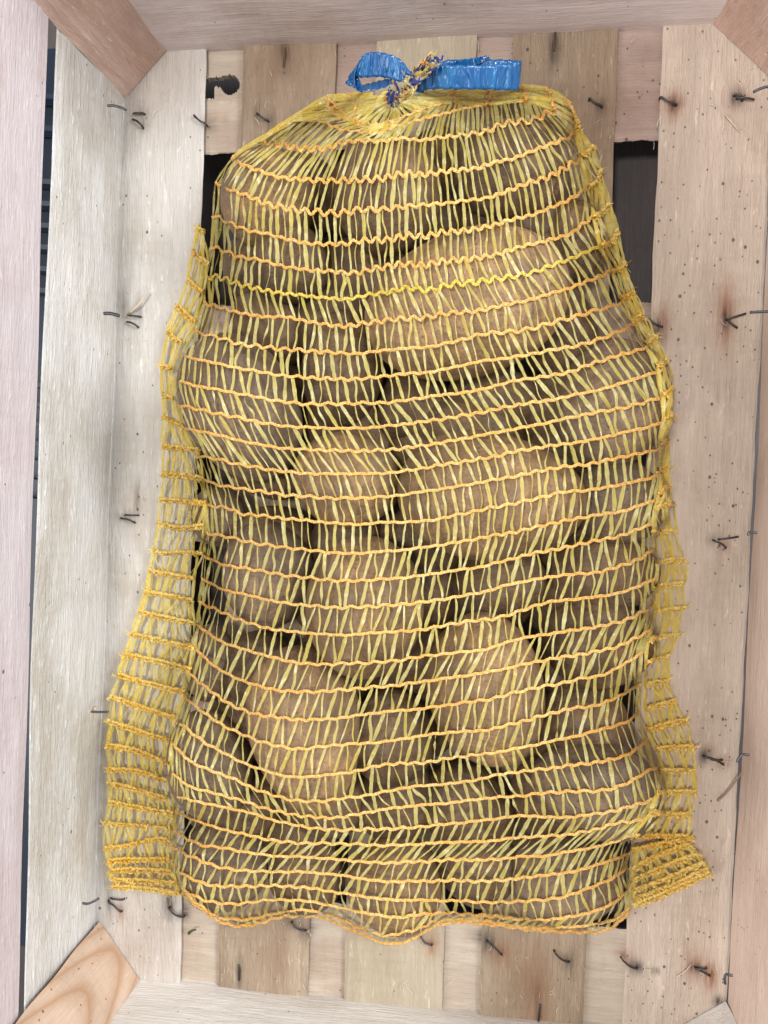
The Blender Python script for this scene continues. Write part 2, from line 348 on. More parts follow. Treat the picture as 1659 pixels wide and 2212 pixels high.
def knothole(x, y):
    u0, v0 = un(497, 184, -.004); h = ((x-float(u0))/.0060)**2+((y-float(v0))/.0058)**2 < 1
    jag = .0003*np.sin(x*1500)+.0003*np.sin(x*2900+1)
    xt, yt = un(470, 175, -.004); xb, yb = un(460, 195, -.004)
    top = float(un(470, 180, -.004)[1])+.0035+.10*(x-float(xt))+jag*.5
    bot = float(yb)+.0015+jag + np.where(x < float(xt)-.0015, -.0065, .0)
    ch = (x < float(u0)) & (x > float(un(430, 180, -.004)[0])) & (y < top) & (y > bot)
    return h | ch
board_grid('cross_board', -.214, -.10, .184, .246, -.0035, .004, W['cross_pale'], step=.0007, hole=knothole, axis=0, label='pale cross board with a dark knot hole')
board_grid('cross_board', -.0995, .158, .184, .246, -.0035, .004, W['cross_pink'], axis=0, label='pinkish cross board at the far end')
board_grid('cross_board', -.22, .158, .060, .094, -.0035, .004, W['cross_pink'], axis=0)
board_grid('cross_board', -.22, .158, -.051, -.024, -.0035, .004, W['cross_pale'], axis=0)
board_grid('cross_board', -.225, .158, -.185, -.150, -.0035, .004, W['cross_pink'], axis=0)
board_grid('cross_board', -.24, .158, -.342, -.2776, -.0035, .004, W['cross_pale'], axis=0, label='pale yellowish cross board at the near end')

def slab(name, P, Q, z0, z1, th, nrm, mat, label=None, n=60, bulge=0.0, top=None, bot=None):
    """upright board from P to Q (x, y); inner face on the line, thickness th away from nrm; top/bot(t) offsets"""
    P = np.array(P); Q = np.array(Q); nz = 12; V = []; F = []
    for side in (0, 1):
        for i in range(n+1):
            t = i/n; b = P+(Q-P)*t
            for k in range(nz+1):
                zz0 = z0+(bot(t) if bot else 0); zz1 = z1+(top(t) if top else 0)
                s_ = k/nz; z = zz0+(zz1-zz0)*s_
                off = bulge*math.sin(math.pi*t)*(1-.2*s_) + .0004*math.sin(t*23+s_*3+P[0]*90)
                p = b-np.array(nrm)*((th if side else 0) - off*(1 if not side else 1))
                e = (.0006 if (k in (0, nz)) and not side else 0); p = p-np.array(nrm)*e
                V.append((p[0], p[1], z))
    st = (n+1)*(nz+1); g = lambda s_, i, k: s_*st+i*(nz+1)+k
    for i in range(n):
        for k in range(nz):
            F.append((g(0, i, k), g(0, i+1, k), g(0, i+1, k+1), g(0, i, k+1))); F.append((g(1, i, k), g(1, i, k+1), g(1, i+1, k+1), g(1, i+1, k)))
        F.append((g(0, i, nz), g(0, i+1, nz), g(1, i+1, nz), g(1, i, nz))); F.append((g(0, i, 0), g(1, i, 0), g(1, i+1, 0), g(0, i+1, 0)))
    for k in range(nz):
        for i in (0, n): F.append((g(0, i, k), g(0, i, k+1), g(1, i, k+1), g(1, i, k)))
    V = np.array(V); loc = tuple(V.mean(0))
    o = link(name, V, F, mat, crate, loc=loc)
    if label: o['label'] = label
    return o
HT = .158
slab('side_board', (xl(YT+.02), YT+.02), (xl(YB-.02), YB-.02), .0012, .0735, .0016, (1, .04), W['side_left'], 'lower left side board with torn grey grain',
     top=lambda t: -.0042+.0085*math.sin(min(1, t*1.5)*math.pi/2)-.0042*max(0, t-.6)/.4)
slab('side_board', (xl(YT+.02)+.0003, YT+.02), (xl(YB-.02)+.0003, YB-.02), .0815, HT, .004, (1, .04), W['side_upper'], 'upper left side board of pinkish grey wood', bot=lambda t: .0016*t)
slab('side_board', (XR, YT+.02), (XR, YB-.02), .0012, HT, .005, (-1, 0), W['side_right'], 'rosy side board on the right', bulge=-.0012)
slab('end_board', (-.225, YT), (.170, YT), -.0080, HT, .005, (0, -1), W['end_top'], 'far end board with nails through it')
slab('end_board', (-.250, YB), (.170, YB), -.0080, HT, .005, (0, 1), W['end_bottom'], 'whitish near end board')
def post(name, A, B, corner, mat, label):
    V = []; n = 24
    A, B, K = map(np.array, (A, B, corner))
    for i in range(n+1):
        z = .0006+(HT+.004)*i/n; w = .0005*math.sin(i*.9+A[0]*50)
        for p in (A, A+(B-A)*.02, A+(B-A)*.35, A+(B-A)*.7, A+(B-A)*.98, B, K): V.append((p[0]+w, p[1], z))
    F = []
    for i in range(n):
        for k in range(7): a = i*7+k; b = i*7+(k+1) % 7; F.append((a, b, b+7, a+7))
    F.append(tuple(range(6, -1, -1))); F.append(tuple(n*7+k for k in range(7)))
    V = np.array(V); o = link(name, V, F, mat, crate, loc=tuple(V.mean(0))); o['label'] = label; return o
post('corner_post', (-.2137, .2165), (-.1874, .2432), (-.2137, .2432), W['post_red'], 'reddish pine corner post, far left')
post('corner_post', (.1243, .2432), (.1570, .2120), (.1570, .2432), W['post_red'], 'reddish pine corner post, far right')
post('corner_post', (-.2335, -.3010), (-.2065, -.3380), (-.2365, -.3380), W['post_ring'], 'corner post with curved orange growth rings')
post('corner_post', (.1240, -.3380), (.1570, -.3135), (.1570, -.3380), W['end_bottom'], 'pale corner post, near right')

def tube(P, r, n=8, taper=False):
    P = [Vector(p) for p in P]; V = []; F = []; up = Vector((0, 0, 1))
    for i, p in enumerate(P):
        d = (P[min(i+1, len(P)-1)]-P[max(i-1, 0)]).normalized()
        a = d.cross(up) if abs(d.dot(up)) < .95 else d.cross(Vector((1, 0, 0))); a.normalize(); b = d.cross(a)
        rr = r*(1 if not taper else (1-.6*i/len(P)))
        for k in range(n):
            t = 2*math.pi*k/n; V.append(p+(a*math.cos(t)+b*math.sin(t))*rr)
    for i in range(len(P)-1):
        for k in range(n): F.append((i*n+k, i*n+(k+1) % n, (i+1)*n+(k+1) % n, (i+1)*n+k))
    F.append(tuple(range(n-1, -1, -1))); F.append(tuple((len(P)-1)*n+k for k in range(n)))
    return V, F
def staple(u0, v0, u1, v1, hook=1, lift=.0015, mat=None, bend=.07):
    a = un3(u0, v0, .0008); b = un3(u1, v1, .0012); d = b-a; side = Vector((-d.y, d.x, 0))*bend*hook
    pts = [a+Vector((0, 0, -.002)), a+Vector((0, 0, .0002)), a+d*.10+Vector((0, 0, lift*.7)), a+d*.4+side+Vector((0, 0, lift)), a+d*.75+side*.8+Vector((0, 0, lift)), b+Vector((0, 0, lift*.5))]
    if hook: pts.append(b+Vector((0, -.0005*hook, -.0012)))
    P = catmull([tuple(p) for p in pts], 4)
    V, F = tube(P, .00058)
    link('staple', V, F, mat or STEEL, crate, smooth=True, loc=tuple(a))
for s_ in ((312, 246, 289, 247, 0), (287, 258, 308, 274, 1), (446, 270, 420, 250, 1), (580, 262, 556, 246, 1), (1300, 231, 1273, 214, 1), (1426, 211, 1460, 227, -1), (1592, 213, 1628, 217, 0), (1586, 206, 1604, 214, 1),
           (303, 684, 277, 682, 0), (275, 695, 297, 705, 1), (1400, 690, 1430, 706, -1), (1570, 690, 1610, 678, 0), (1570, 691, 1591, 708, -1), (298, 1113, 271, 1112, 0), (262, 1119, 290, 1128, 1),
           (1553, 1165, 1594, 1159, 0), (1541, 1167, 1567, 1183, 1), (1520, 1633, 1562, 1651, 1), (1536, 1640, 1560, 1640, 0), (235, 1945, 262, 1968, 1), (268, 1942, 240, 1938, 0), (397, 1981, 366, 1960, 1), (660, 2010, 630, 1991, 1),
           (933, 2041, 909, 2022, 1), (1053, 2033, 1083, 2061, 1), (1229, 2078, 1197, 2054, 1), (1376, 2092, 1342, 2068, 1), (1501, 2090, 1526, 2089, 0), (1506, 2092, 1533, 2107, 1), (1262, 0, 1262, 1, 0))[:-1]:
    staple(*s_)
def nail_pts(pts, r=.0007, mat=None):
    P = catmull([tuple(p) for p in pts], 4); V, F = tube(P, r); link('nail', V, F, mat or STEEL, crate, smooth=True, loc=tuple(pts[0]))
# nails lying in the slats or poking out of the walls
nail_pts([un3(617, 104, -.0002), un3(616, 122, .0007), un3(613, 146, .0002)], .0006, RUSTY)
nail_pts([un3(1199, 67, -.0002), un3(1197, 90, .0007), un3(1196, 111, .0002)], .0006, RUSTY)
nail_pts([un3(516, 2083, 0), un3(517, 2100, .0008), un3(517, 2117, .0)], .0007)
nail_pts([un3(1167, 2168, 0), un3(1165, 2190, .0008), un3(1162, 2214, .0002)], .0007)
def on_end(u, v, y, off=0.0):
    lo, hi = -.01, .16
    for _ in range(40):
        m = (lo+hi)/2; yy = float(un(u, v, m)[1])
        ins = (yy < y) if y > 0 else (yy > y)
        lo, hi = (m, hi) if ins else (lo, m)
    x, _ = un(u, v, m); return Vector((float(x), y+off, m))
def on_side(u, v, right):
    lo, hi = -.01, .16
    for _ in range(40):
        m = (lo+hi)/2; x, y = un(u, v, m); w = XR if right else xl(float(y))
        ins = (x < w) if right else (x > w)
        lo, hi = (m, hi) if ins else (lo, m)
    x, y = un(u, v, m); return Vector((float(x), float(y), m))
def nail_wall(a, b, out, r=.0005, mat=None):
    b = a.lerp(b, .85)
    o_ = Vector(out); nail_pts([a-o_*.002, a+o_*.0003, a.lerp(b, .5)+o_*.0014, b+o_*.0018], r, mat)
nail_wall(on_end(588, 54, YT), on_end(603, 83, YT), (0, -1, 0), .0008, RUSTY)
nail_wall(on_end(1204, 25, YT), on_end(1204, 54, YT), (0, -1, 0))
nail_wall(on_end(500, 2176, YB), on_end(508, 2148, YB), (0, 1, 0))
nail_wall(on_side(243, 228, 0), on_side(266, 239, 0), (1, 0, 0)); nail_wall(on_side(235, 677, 0), on_side(250, 683, 0), (1, 0, 0), .0007)
nail_wall(on_side(188, 1952, 0), on_side(207, 1938, 0), (1, 0, 0)); nail_wall(on_side(207, 1538, 0), on_side(228, 1537, 0), (1, 0, 0))
nail_wall(on_side(1655, 188, 1), on_side(1637, 200, 1), (-1, 0, 0)); nail_wall(on_side(1656, 673, 1), on_side(1628, 675, 1), (-1, 0, 0)); nail_wall(on_side(1622, 1150, 1), on_side(1630, 1158, 1), (-1, 0, 0))
nail_wall(on_side(1570, 2106, 1), on_side(1579, 2130, 1), (-1, 0, 0)); nail_wall(on_side(1606, 1630, 1), on_side(1603, 1650, 1), (-1, 0, 0))

# torn fibres curling up from the rough boards
FV = []; FF = []; fr = np.random.default_rng(21)
for q in range(150):
    if q < 95:
        mx_, my_ = MARKS[fr.integers(0, len(MARKS))][:2]; px = mx_+fr.normal()*.010; py = my_+fr.normal()*.012
    else:
        px = fr.uniform(-.215, .150); py = fr.choice([fr.uniform(-.335, -.29), fr.uniform(-.33, .24)])
    if -.335 > py or py > .24 or px > .152 or px < xl(py)+.004: continue
    a = math.pi/2+fr.normal()*.7; L = fr.uniform(.002, .008); z0 = .0006
    pts = [(px, py, z0), (px+math.cos(a)*L*.5, py+math.sin(a)*L*.5, z0+L*fr.uniform(.05, .3)), (px+math.cos(a+fr.normal()*.5)*L, py+math.sin(a+fr.normal()*.3)*L, z0+L*fr.uniform(.0, .3))]
    v_, f_ = tube(catmull(pts, 3), fr.uniform(.00009, .00020), 4, True); o_ = len(FV)
    FV += [tuple(v) for v in v_]; FF += [tuple(i+o_ for i in f) for f in f_]
fib = link('torn_fibres', FV, FF, mat_simple('pale torn fibre', (.72, .64, .54), .7, 0, .2), crate, smooth=True, loc=(0, 0, 0)); fib['kind'] = 'stuff'

# blue plastic crate standing beside, seen through the gap in the left wall
pc = empty('plastic_crate', (-.32, -.05, -.03), 'dark blue plastic crate beside the wooden crate, glimpsed through the gap in its left wall', 'crate')
navy = mat_simple('dark blue plastic', (.003, .009, .022), .35, 0, 0); ribm = mat_simple('dusty blue rib', (.035, .045, .058), .5, 0, .3)
def box(x0, x1, y0, y1, z0, z1, sk=0.0):
    v = [(x0, y0, z0), (x1, y0+sk, z0), (x1, y1+sk, z0), (x0, y1, z0), (x0, y0, z1), (x1, y0+sk, z1), (x1, y1+sk, z1), (x0, y1, z1)]
    return v, [(0, 3, 2, 1), (4, 5, 6, 7), (0, 1, 5, 4), (1, 2, 6, 5), (2, 3, 7, 6), (3, 0, 4, 7)]
v, f_ = box(-.42, -.262, -.34, .26, -.03, -.022); link('base', v, f_, navy, pc, loc=(-.34, -.05, -.026))
v, f_ = box(-.425, -.418, -.34, .26, -.022, .12); link('side_panel', v, f_, navy, pc, loc=(-.42, -.05, .05))
for y in list(np.arange(.115, .185, .0135))+list(np.arange(-.02, .06, .0125))+[.215, .2345]:
    v, f_ = box(-.415, -.258, y, y+.0030, -.020, -.010, -.012); link('rib', v, f_, ribm if y < .2 else mat_simple('blue rib', (.004, .02, .05), .4), pc, loc=(-.33, float(y), -.015))

# ------------------------------------------------------------------ potatoes
# (u, v, a, b, angle, zc, tone, label) in frame units
POT = [
 (586, 432, 104, 108, 0, .048, 1, 'brown potato at the far left shoulder of the sack'),
 (628, 572, 92, 88, -20, .045, 0, 'shaded potato below the far left shoulder potato, left of the black gap'),
 (838, 420, 118, 130, 0, .054, 0, 'dark brown potato just below the tied neck of the sack'),
 (1092, 372, 135, 98, 8, .046, 0, 'brown potato at the far right shoulder, under the blue ribbon loop'),
 (1003, 660, 226, 152, 20, .060, 2, 'largest potato, long and light tan, right of the black gap in the upper sack'),
 (1235, 520, 70, 80, 0, .030, 0, 'shaded potato half hidden behind the right end of the largest potato'),
 (522, 880, 175, 128, -62, .052, 3, 'greyish potato bulging at the left edge of the sack'),
 (740, 800, 92, 138, 0, .046, 0, 'dark narrow potato between the greyish left one and the largest one'),
 (752, 1040, 120, 104, 0, .058, 1, 'round brown potato left of the big oval potato in the middle'),
 (1058, 1072, 203, 142, -8, .062, 1, 'big oval potato right of centre of the sack'),
 (1000, 930, 115, 75, 0, .034, 0, 'dark potato deep between the largest potato and the big oval one'),
 (1325, 880, 118, 138, -10, .050, 3, 'greyish potato bulging at the right edge of the upper sack'),
 (1340, 1085, 98, 92, 0, .050, 3, 'small greyish potato at the right edge, right of the big oval one'),
 (1080, 1262, 110, 82, 10, .038, 0, 'dark potato just below the big oval one'),
 (1305, 1235, 112, 88, 0, .044, 0, 'dark brown potato at the right edge of the middle sack'),
 (1292, 1385, 118, 100, 0, .048, 0, 'brown potato at the right edge below the middle of the sack'),
 (790, 1312, 130, 162, 4, .064, 1, 'upright egg shaped potato in the centre of the sack'),
 (580, 1235, 104, 122, 0, .038, 3, 'grey shaded potato left of the egg shaped centre one'),
 (470, 1110, 62, 70, 0, .024, 3, 'small deep potato beside the left seam'),
 (658, 1572, 198, 131, -78, .056, 2, 'long light tan potato standing upright below and left of the egg shaped one'),
 (455, 1430, 60, 90, 0, .026, 3, 'shaded potato low beside the dense left seam'),
 (1048, 1492, 132, 168, 10, .060, 4, 'long light potato with dark eyes, below right of the centre'),
 (850, 1592, 100, 112, 0, .046, 0, 'dark potato between the two light lower ones'),
 (1252, 1555, 108, 84, 0, .040, 0, 'dark potato right of the long light one'),
 (1288, 1702, 140, 106, -8, .054, 3, 'smooth greyish potato at the lower right edge of the sack'),
 (455, 1648, 96, 126, 10, .050, 3, 'greyish potato at the lower left edge beside the side flap'),
 (1000, 1755, 95, 78, 0, .028, 0, 'very dark potato deep above the bottom row'),
 (640, 1812, 92, 70, 0, .026, 0, 'deep dark potato above the bottom left pair'),
 (482, 1868, 100, 106, 0, .040, 3, 'potato at the left end of the bottom row'),
 (660, 1890, 88, 82, 0, .036, 0, 'second potato from the left in the bottom row, set back from the hem'),
 (850, 1912, 112, 106, 0, .042, 1, 'middle potato of the bottom row, at the lowest point of the hem'),
 (1030, 1870, 92, 90, 0, .036, 0, 'potato between the middle and the right end of the bottom row'),
 (1220, 1895, 128, 100, 6, .042, 3, 'potato at the right end of the bottom row'),
]
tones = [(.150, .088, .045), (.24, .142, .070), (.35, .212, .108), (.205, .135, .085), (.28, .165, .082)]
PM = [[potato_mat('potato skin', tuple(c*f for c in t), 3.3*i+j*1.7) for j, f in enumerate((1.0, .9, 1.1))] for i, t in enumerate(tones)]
import bmesh
def ico(sub):
    bm = bmesh.new(); bmesh.ops.create_icosphere(bm, subdivisions=sub, radius=1); bm.verts.ensure_lookup_table()
    V = np.array([v.co[:] for v in bm.verts]); F = [tuple(v.index for v in f.verts) for f in bm.faces]; bm.free(); return V, F
IV, IF = ico(5); IV4, IF4 = ico(4)
ELL = []
for i, (u, v, a, b, ang, zc, tone, label) in enumerate(POT):
    k = (HC-zc)/FL; x, y = un(u, v, zc); ra, rb = a*k*.985, b*k*.985; rc = min(ra, rb)*.90
    th = math.radians(ang-1.2); ct, st = math.cos(th), math.sin(th)
    V = IV.copy(); r0 = np.random.default_rng(100+i)
    disp = np.zeros(len(V))
    for _ in range(7):
        d = r0.normal(size=3); d /= np.linalg.norm(d); fr = r0.uniform(1.5, 4.2); disp += np.sin(V@d*fr+r0.uniform(0, 6))*.016*2.5/fr
    for _ in range(3):                                   # eyes: small dents
        d = r0.normal(size=3); d[2] = abs(d[2]); d /= np.linalg.norm(d); disp -= .030*np.exp(-((1-V@d)/.004))
    s_ = 1+disp[:, None]; egg = 1+.07*V[:, :1]*r0.choice([-1, 1])
    P = V*s_*np.array([ra, rb, rc])*np.hstack([np.ones_like(egg), egg, egg])
    P = np.stack([P[:, 0]*ct-P[:, 1]*st, P[:, 0]*st+P[:, 1]*ct, P[:, 2]], 1)
    o = link('potato', P, IF, PM[tone][i % 3], None, smooth=True); o.location = (float(x), float(y), zc)
    tag(o, label, 'potato', 'potatoes in the net sack')
    ELL.append((float(x), float(y), zc, ra, rb, rc, ct, st))

DEEP = []
r_ = np.random.default_rng(77)
for gi, v in enumerate(np.arange(440, 1840, 140)):
    lo = np.interp(v, [400, 500, 800, 1100, 1500, 1700, 1900], [650, 620, 560, 600, 570, 540, 560]); hi = np.interp(v, [400, 500, 800, 1100, 1500, 1900], [1060, 1110, 1230, 1240, 1220, 1170])
    n_ = int(round((hi-lo)/165))+1
    for u in np.linspace(lo, hi, n_): DEEP.append((u+r_.normal()*10, v+(25 if gi % 2 else -10)+r_.normal()*10, r_.uniform(98, 116), r_.uniform(84, 98), r_.uniform(-60, 60), .024))
DEEP += [(958, 362, 90, 80, 10, .022), (1120, 480, 95, 85, 0, .024)]
for i, (u, v, a, b, ang, zc) in enumerate(DEEP):
    k = (HC-zc)/FL; x, y = un(u, v, zc); ra, rb = a*k, b*k; rc = .0215
    th = math.radians(ang); V = IV4*np.array([ra, rb, rc]); V = np.stack([V[:, 0]*math.cos(th)-V[:, 1]*math.sin(th), V[:, 0]*math.sin(th)+V[:, 1]*math.cos(th), V[:, 2]], 1)
    V = V*(1+.03*np.sin(V[:, :1]*130+i)+.02*np.sin(V[:, 1:2]*170+2*i))
    o = link('potato', V, IF4, PM[0][i % 3], None, smooth=True); o.location = (float(x), float(y), zc)  # darkest skin tone, shade of the gaps put into the colour
    tag(o, 'shaded potato in the bottom layer of the sack, glimpsed between the upper ones', 'potato', 'potatoes deep in the bottom layer')

# ------------------------------------------------------------------ net: rows of knitted cord traced in frame units
def R(ox, oy, *p): return [(ox+p[i]*.5, oy+p[i+1]*.5) for i in range(0, len(p), 2)]
O1 = (0, 0); O2 = (829.5, 0); O3 = (0, 553); O4 = (829.5, 553); O5 = (0, 1106); O6 = (829.5, 1106); O7 = (0, 1659); O8 = (829.5, 1659)
BODY = [
 # A
 R(*O1, 1125, 608, 1200, 625, 1300, 640, 1400, 640, 1500, 615, 1600, 610)+R(*O2, 0, 608, 80, 595, 160, 605, 240, 595, 330, 585, 430, 570, 500, 540, 570, 525, 640, 520, 700, 495, 740, 475),
 R(*O1, 1000, 685, 1060, 715, 1150, 750, 1200, 765, 1300, 775, 1400, 780, 1500, 780, 1600, 775)+R(*O2, 0, 770, 80, 748, 160, 755, 240, 745, 330, 735, 400, 725, 500, 695, 560, 685, 640, 655, 700, 630, 770, 605, 830, 575),
 R(*O1, 930, 790, 1000, 820, 1080, 850, 1150, 880, 1230, 900, 1330, 912, 1450, 920, 1550, 908)+R(*O2, 0, 905, 80, 893, 160, 885, 250, 880, 330, 870, 420, 860, 520, 830, 620, 790, 700, 770, 760, 740, 840, 690, 870, 650),
 R(*O1, 920, 930, 1000, 965, 1080, 1000, 1150, 1010, 1230, 1030, 1300, 1045, 1400, 1055, 1480, 1055, 1560, 1040)+R(*O2, 0, 1035, 100, 1020, 180, 1020, 260, 1005, 350, 995, 440, 980, 530, 955, 620, 935, 700, 905, 780, 870, 860, 825, 900, 780),
 R(*O1, 910, 1065, 980, 1088)+R(*O3, 1040, 5, 1130, 20, 1230, 45, 1330, 58, 1450, 70, 1540, 72)+R(*O4, 0, 45, 80, 35, 160, 40, 250, 25, 330, 15, 420, 5)+R(*O2, 500, 1095, 600, 1065, 720, 1035, 800, 1010, 850, 975, 920, 930),
 R(*O3, 880, 90, 950, 95, 1030, 120, 1130, 145, 1250, 165, 1350, 175, 1480, 185, 1580, 170)+R(*O4, 0, 160, 100, 140, 200, 145, 300, 120, 400, 115, 500, 95, 600, 80, 700, 50, 800, 15, 880, -20, 980, -65),
 R(*O3, 880, 205, 960, 225, 1040, 245, 1130, 260, 1230, 265, 1340, 285, 1450, 300, 1540, 297)+R(*O4, 0, 280, 100, 270, 200, 260, 300, 245, 400, 240, 500, 215, 600, 195, 700, 170, 800, 140, 900, 100, 980, 65, 1040, 50),
 R(*O3, 835, 325, 930, 350, 1040, 380, 1130, 390, 1250, 405, 1400, 415, 1550, 420)+R(*O4, 0, 408, 100, 400, 200, 390, 300, 370, 400, 345, 500, 330, 600, 320, 700, 295, 800, 270, 900, 240, 1000, 210, 1075, 180),
 R(*O3, 785, 430, 870, 450, 980, 475, 1100, 495, 1250, 520, 1400, 530, 1550, 530)+R(*O4, 0, 520, 100, 510, 200, 500, 300, 480, 400, 460, 500, 445, 600, 430, 700, 410, 800, 395, 900, 370, 1000, 330, 1070, 300, 1120, 270),
 R(*O3, 755, 535, 850, 560, 960, 580, 1080, 605, 1230, 630, 1400, 640)+R(*O4, 0, 632, 150, 615, 300, 595, 400, 580, 500, 555, 600, 535, 700, 520, 800, 500, 900, 465, 1000, 435, 1100, 405, 1160, 375),
 R(*O3, 765, 640, 870, 665, 980, 690, 1080, 710, 1200, 730, 1350, 742, 1500, 745)+R(*O4, 0, 735, 150, 720, 300, 695, 450, 670, 600, 640, 750, 615, 850, 595, 950, 575, 1050, 540, 1150, 510, 1210, 490),
 R(*O3, 785, 745, 880, 760, 1000, 790, 1130, 815, 1250, 832, 1400, 840)+R(*O4, 0, 839, 150, 822, 300, 795, 450, 770, 600, 740, 750, 710, 900, 680, 1050, 650, 1150, 625, 1230, 595),
 R(*O3, 845, 860, 950, 880, 1050, 905, 1180, 925, 1350, 940, 1500, 942)+R(*O4, 0, 937, 150, 920, 300, 895, 450, 870, 600, 840, 750, 815, 900, 795, 1050, 760, 1150, 735, 1230, 705),
 R(*O3, 870, 960, 950, 990, 1050, 1005, 1200, 1030, 1350, 1040, 1500, 1048)+R(*O4, 0, 1040, 150, 1020, 300, 1000, 450, 970, 600, 945, 750, 915, 900, 895, 1050, 865, 1150, 845, 1225, 820),
 R(*O3, 885, 1075, 1000, 1095)+R(*O5, 1030, 5, 1130, 15, 1250, 30, 1400, 45, 1550, 52)+R(*O6, 0, 45, 100, 45, 200, 35, 300, 15)+R(*O4, 450, 1092, 600, 1060, 750, 1025, 900, 1010, 1050, 980, 1150, 960, 1215, 930),
 R(*O5, 895, 90, 1000, 110, 1100, 135, 1200, 150, 1350, 165, 1500, 180)+R(*O6, 0, 170, 150, 155, 300, 135, 450, 105, 600, 80, 750, 45, 900, 15, 1020, 0)+R(*O4, 1100, 1080, 1200, 1045),
 R(*O5, 880, 190, 980, 230, 1080, 245, 1200, 270, 1350, 285, 1500, 298)+R(*O6, 0, 290, 150, 275, 300, 255, 400, 240, 500, 215, 600, 190, 700, 170, 800, 150, 900, 125, 1000, 110, 1100, 75, 1170, 50),
 R(*O5, 870, 290, 970, 335, 1080, 360, 1200, 390, 1350, 405, 1500, 412)+R(*O6, 0, 405, 150, 390, 300, 370, 430, 345, 550, 310, 700, 285, 800, 270, 900, 262, 1000, 240, 1100, 205, 1175, 160),
 R(*O5, 860, 390, 960, 435, 1080, 480, 1200, 510, 1350, 525, 1500, 530)+R(*O6, 0, 520, 100, 515, 200, 500, 350, 475, 450, 465, 550, 440, 650, 405, 750, 385, 850, 375, 950, 360, 1050, 340, 1170, 290),
 R(*O5, 850, 490, 960, 560, 1080, 600, 1200, 635, 1330, 655, 1500, 655)+R(*O6, 0, 648, 150, 625, 300, 610, 450, 590, 550, 555, 700, 530, 850, 505, 950, 490, 1050, 465, 1150, 415, 1180, 385),
 R(*O5, 840, 590, 950, 680, 1080, 740, 1200, 770, 1350, 775, 1500, 768)+R(*O6, 0, 753, 150, 735, 300, 715, 450, 690, 600, 660, 750, 630, 900, 605, 1000, 585, 1080, 550, 1150, 510),
 R(*O5, 820, 700, 930, 790, 1050, 855, 1180, 885, 1300, 898, 1450, 890)+R(*O6, 0, 865, 150, 850, 300, 830, 450, 810, 600, 770, 750, 745, 850, 720, 950, 700, 1050, 650, 1120, 605),
 R(*O5, 800, 800, 900, 880, 1000, 940, 1120, 990, 1280, 1022, 1430, 1010)+R(*O6, 0, 991, 150, 970, 300, 950, 450, 940, 600, 905, 700, 875, 800, 850, 900, 840, 1000, 805, 1060, 770, 1110, 740),
 R(*O5, 770, 905, 870, 985, 970, 1045, 1080, 1095)+R(*O7, 1150, 10, 1260, 40, 1400, 32, 1550, 10)+R(*O6, 0, 1092, 150, 1085, 300, 1060, 450, 1045, 600, 1015, 750, 985, 850, 965, 950, 935, 1050, 905, 1100, 870),
 R(*O5, 740, 1000, 830, 1080)+R(*O7, 900, 5, 1000, 45, 1100, 90, 1230, 130, 1350, 145, 1500, 130)+R(*O8, 0, 103, 100, 85, 200, 75, 300, 65, 400, 50, 500, 30, 600, 15)+R(*O6, 800, 1095, 900, 1085, 1000, 1065, 1080, 1030, 1140, 980),
 R(*O7, 745, 25, 830, 85, 950, 115, 1060, 145, 1200, 190, 1350, 212, 1480, 210)+R(*O8, 0, 180, 150, 160, 300, 150, 450, 130, 600, 118, 750, 105, 900, 98, 1000, 85, 1080, 50, 1130, 20, 1180, 0),
 R(*O7, 740, 120, 830, 140, 950, 165, 1060, 190, 1180, 225, 1300, 250, 1450, 268)+R(*O8, 0, 262, 150, 255, 300, 240, 450, 222, 600, 208, 750, 213, 900, 200, 1000, 185, 1100, 155, 1170, 130, 1190, 100),
 R(*O7, 745, 185, 830, 220, 930, 255, 1100, 298, 1250, 320, 1450, 328)+R(*O8, 0, 333, 150, 330, 300, 320, 450, 315, 600, 300, 750, 290, 900, 270, 1000, 240, 1100, 225, 1165, 190),
 R(*O7, 740, 265, 850, 325, 950, 345, 1150, 375, 1300, 385, 1500, 398)+R(*O8, 0, 410, 150, 405, 300, 395, 450, 398, 600, 382, 700, 378, 800, 362, 900, 345, 960, 330, 1030, 305, 1080, 285),
 R(*O7, 740, 330, 790, 365, 880, 405, 970, 435, 1100, 445, 1300, 450, 1500, 467)+R(*O8, 0, 490, 150, 490, 300, 485, 450, 490, 600, 475, 700, 460, 780, 455, 850, 440, 950, 410, 1000, 390, 1060, 370),
 R(*O7, 745, 410, 780, 450, 850, 490, 950, 510, 1150, 510, 1350, 520, 1500, 545)+R(*O8, 0, 568, 150, 570, 300, 575, 450, 580, 600, 575, 700, 570, 800, 550, 900, 510, 980, 480, 1050, 430),
 R(*O7, 760, 480, 800, 530, 890, 572, 1000, 590, 1080, 580, 1200, 568, 1350, 580, 1450, 600)+R(*O8, 0, 640, 80, 645, 150, 635, 250, 625, 350, 630, 450, 640, 550, 650, 650, 655, 750, 650, 850, 635, 950, 605, 1020, 560, 1075, 500),
 R(*O7, 780, 525, 870, 598, 950, 648, 1050, 655, 1120, 645, 1200, 625, 1300, 615, 1400, 630, 1500, 665, 1600, 708)+R(*O8, 0, 725, 80, 713, 150, 695, 220, 662, 350, 655, 450, 665, 550, 680, 650, 688, 750, 690, 850, 685, 950, 668, 1020, 640, 1060, 600),
 R(*O7, 800, 555, 870, 612, 940, 660, 1030, 683, 1100, 675, 1200, 648, 1320, 640, 1420, 655, 1520, 700, 1600, 735)+R(*O8, 0, 758, 80, 755, 150, 722, 220, 682, 300, 668, 400, 672, 550, 686, 650, 702, 780, 708, 900, 708, 980, 692, 1060, 625),
]
APRIME = [(630, 262), (660, 258), (700, 265), (730, 277), (774, 284), (813, 287), (845, 277), (909, 258), (977, 240), (1030, 230), (1083, 221), (1136, 217), (1185, 213)]
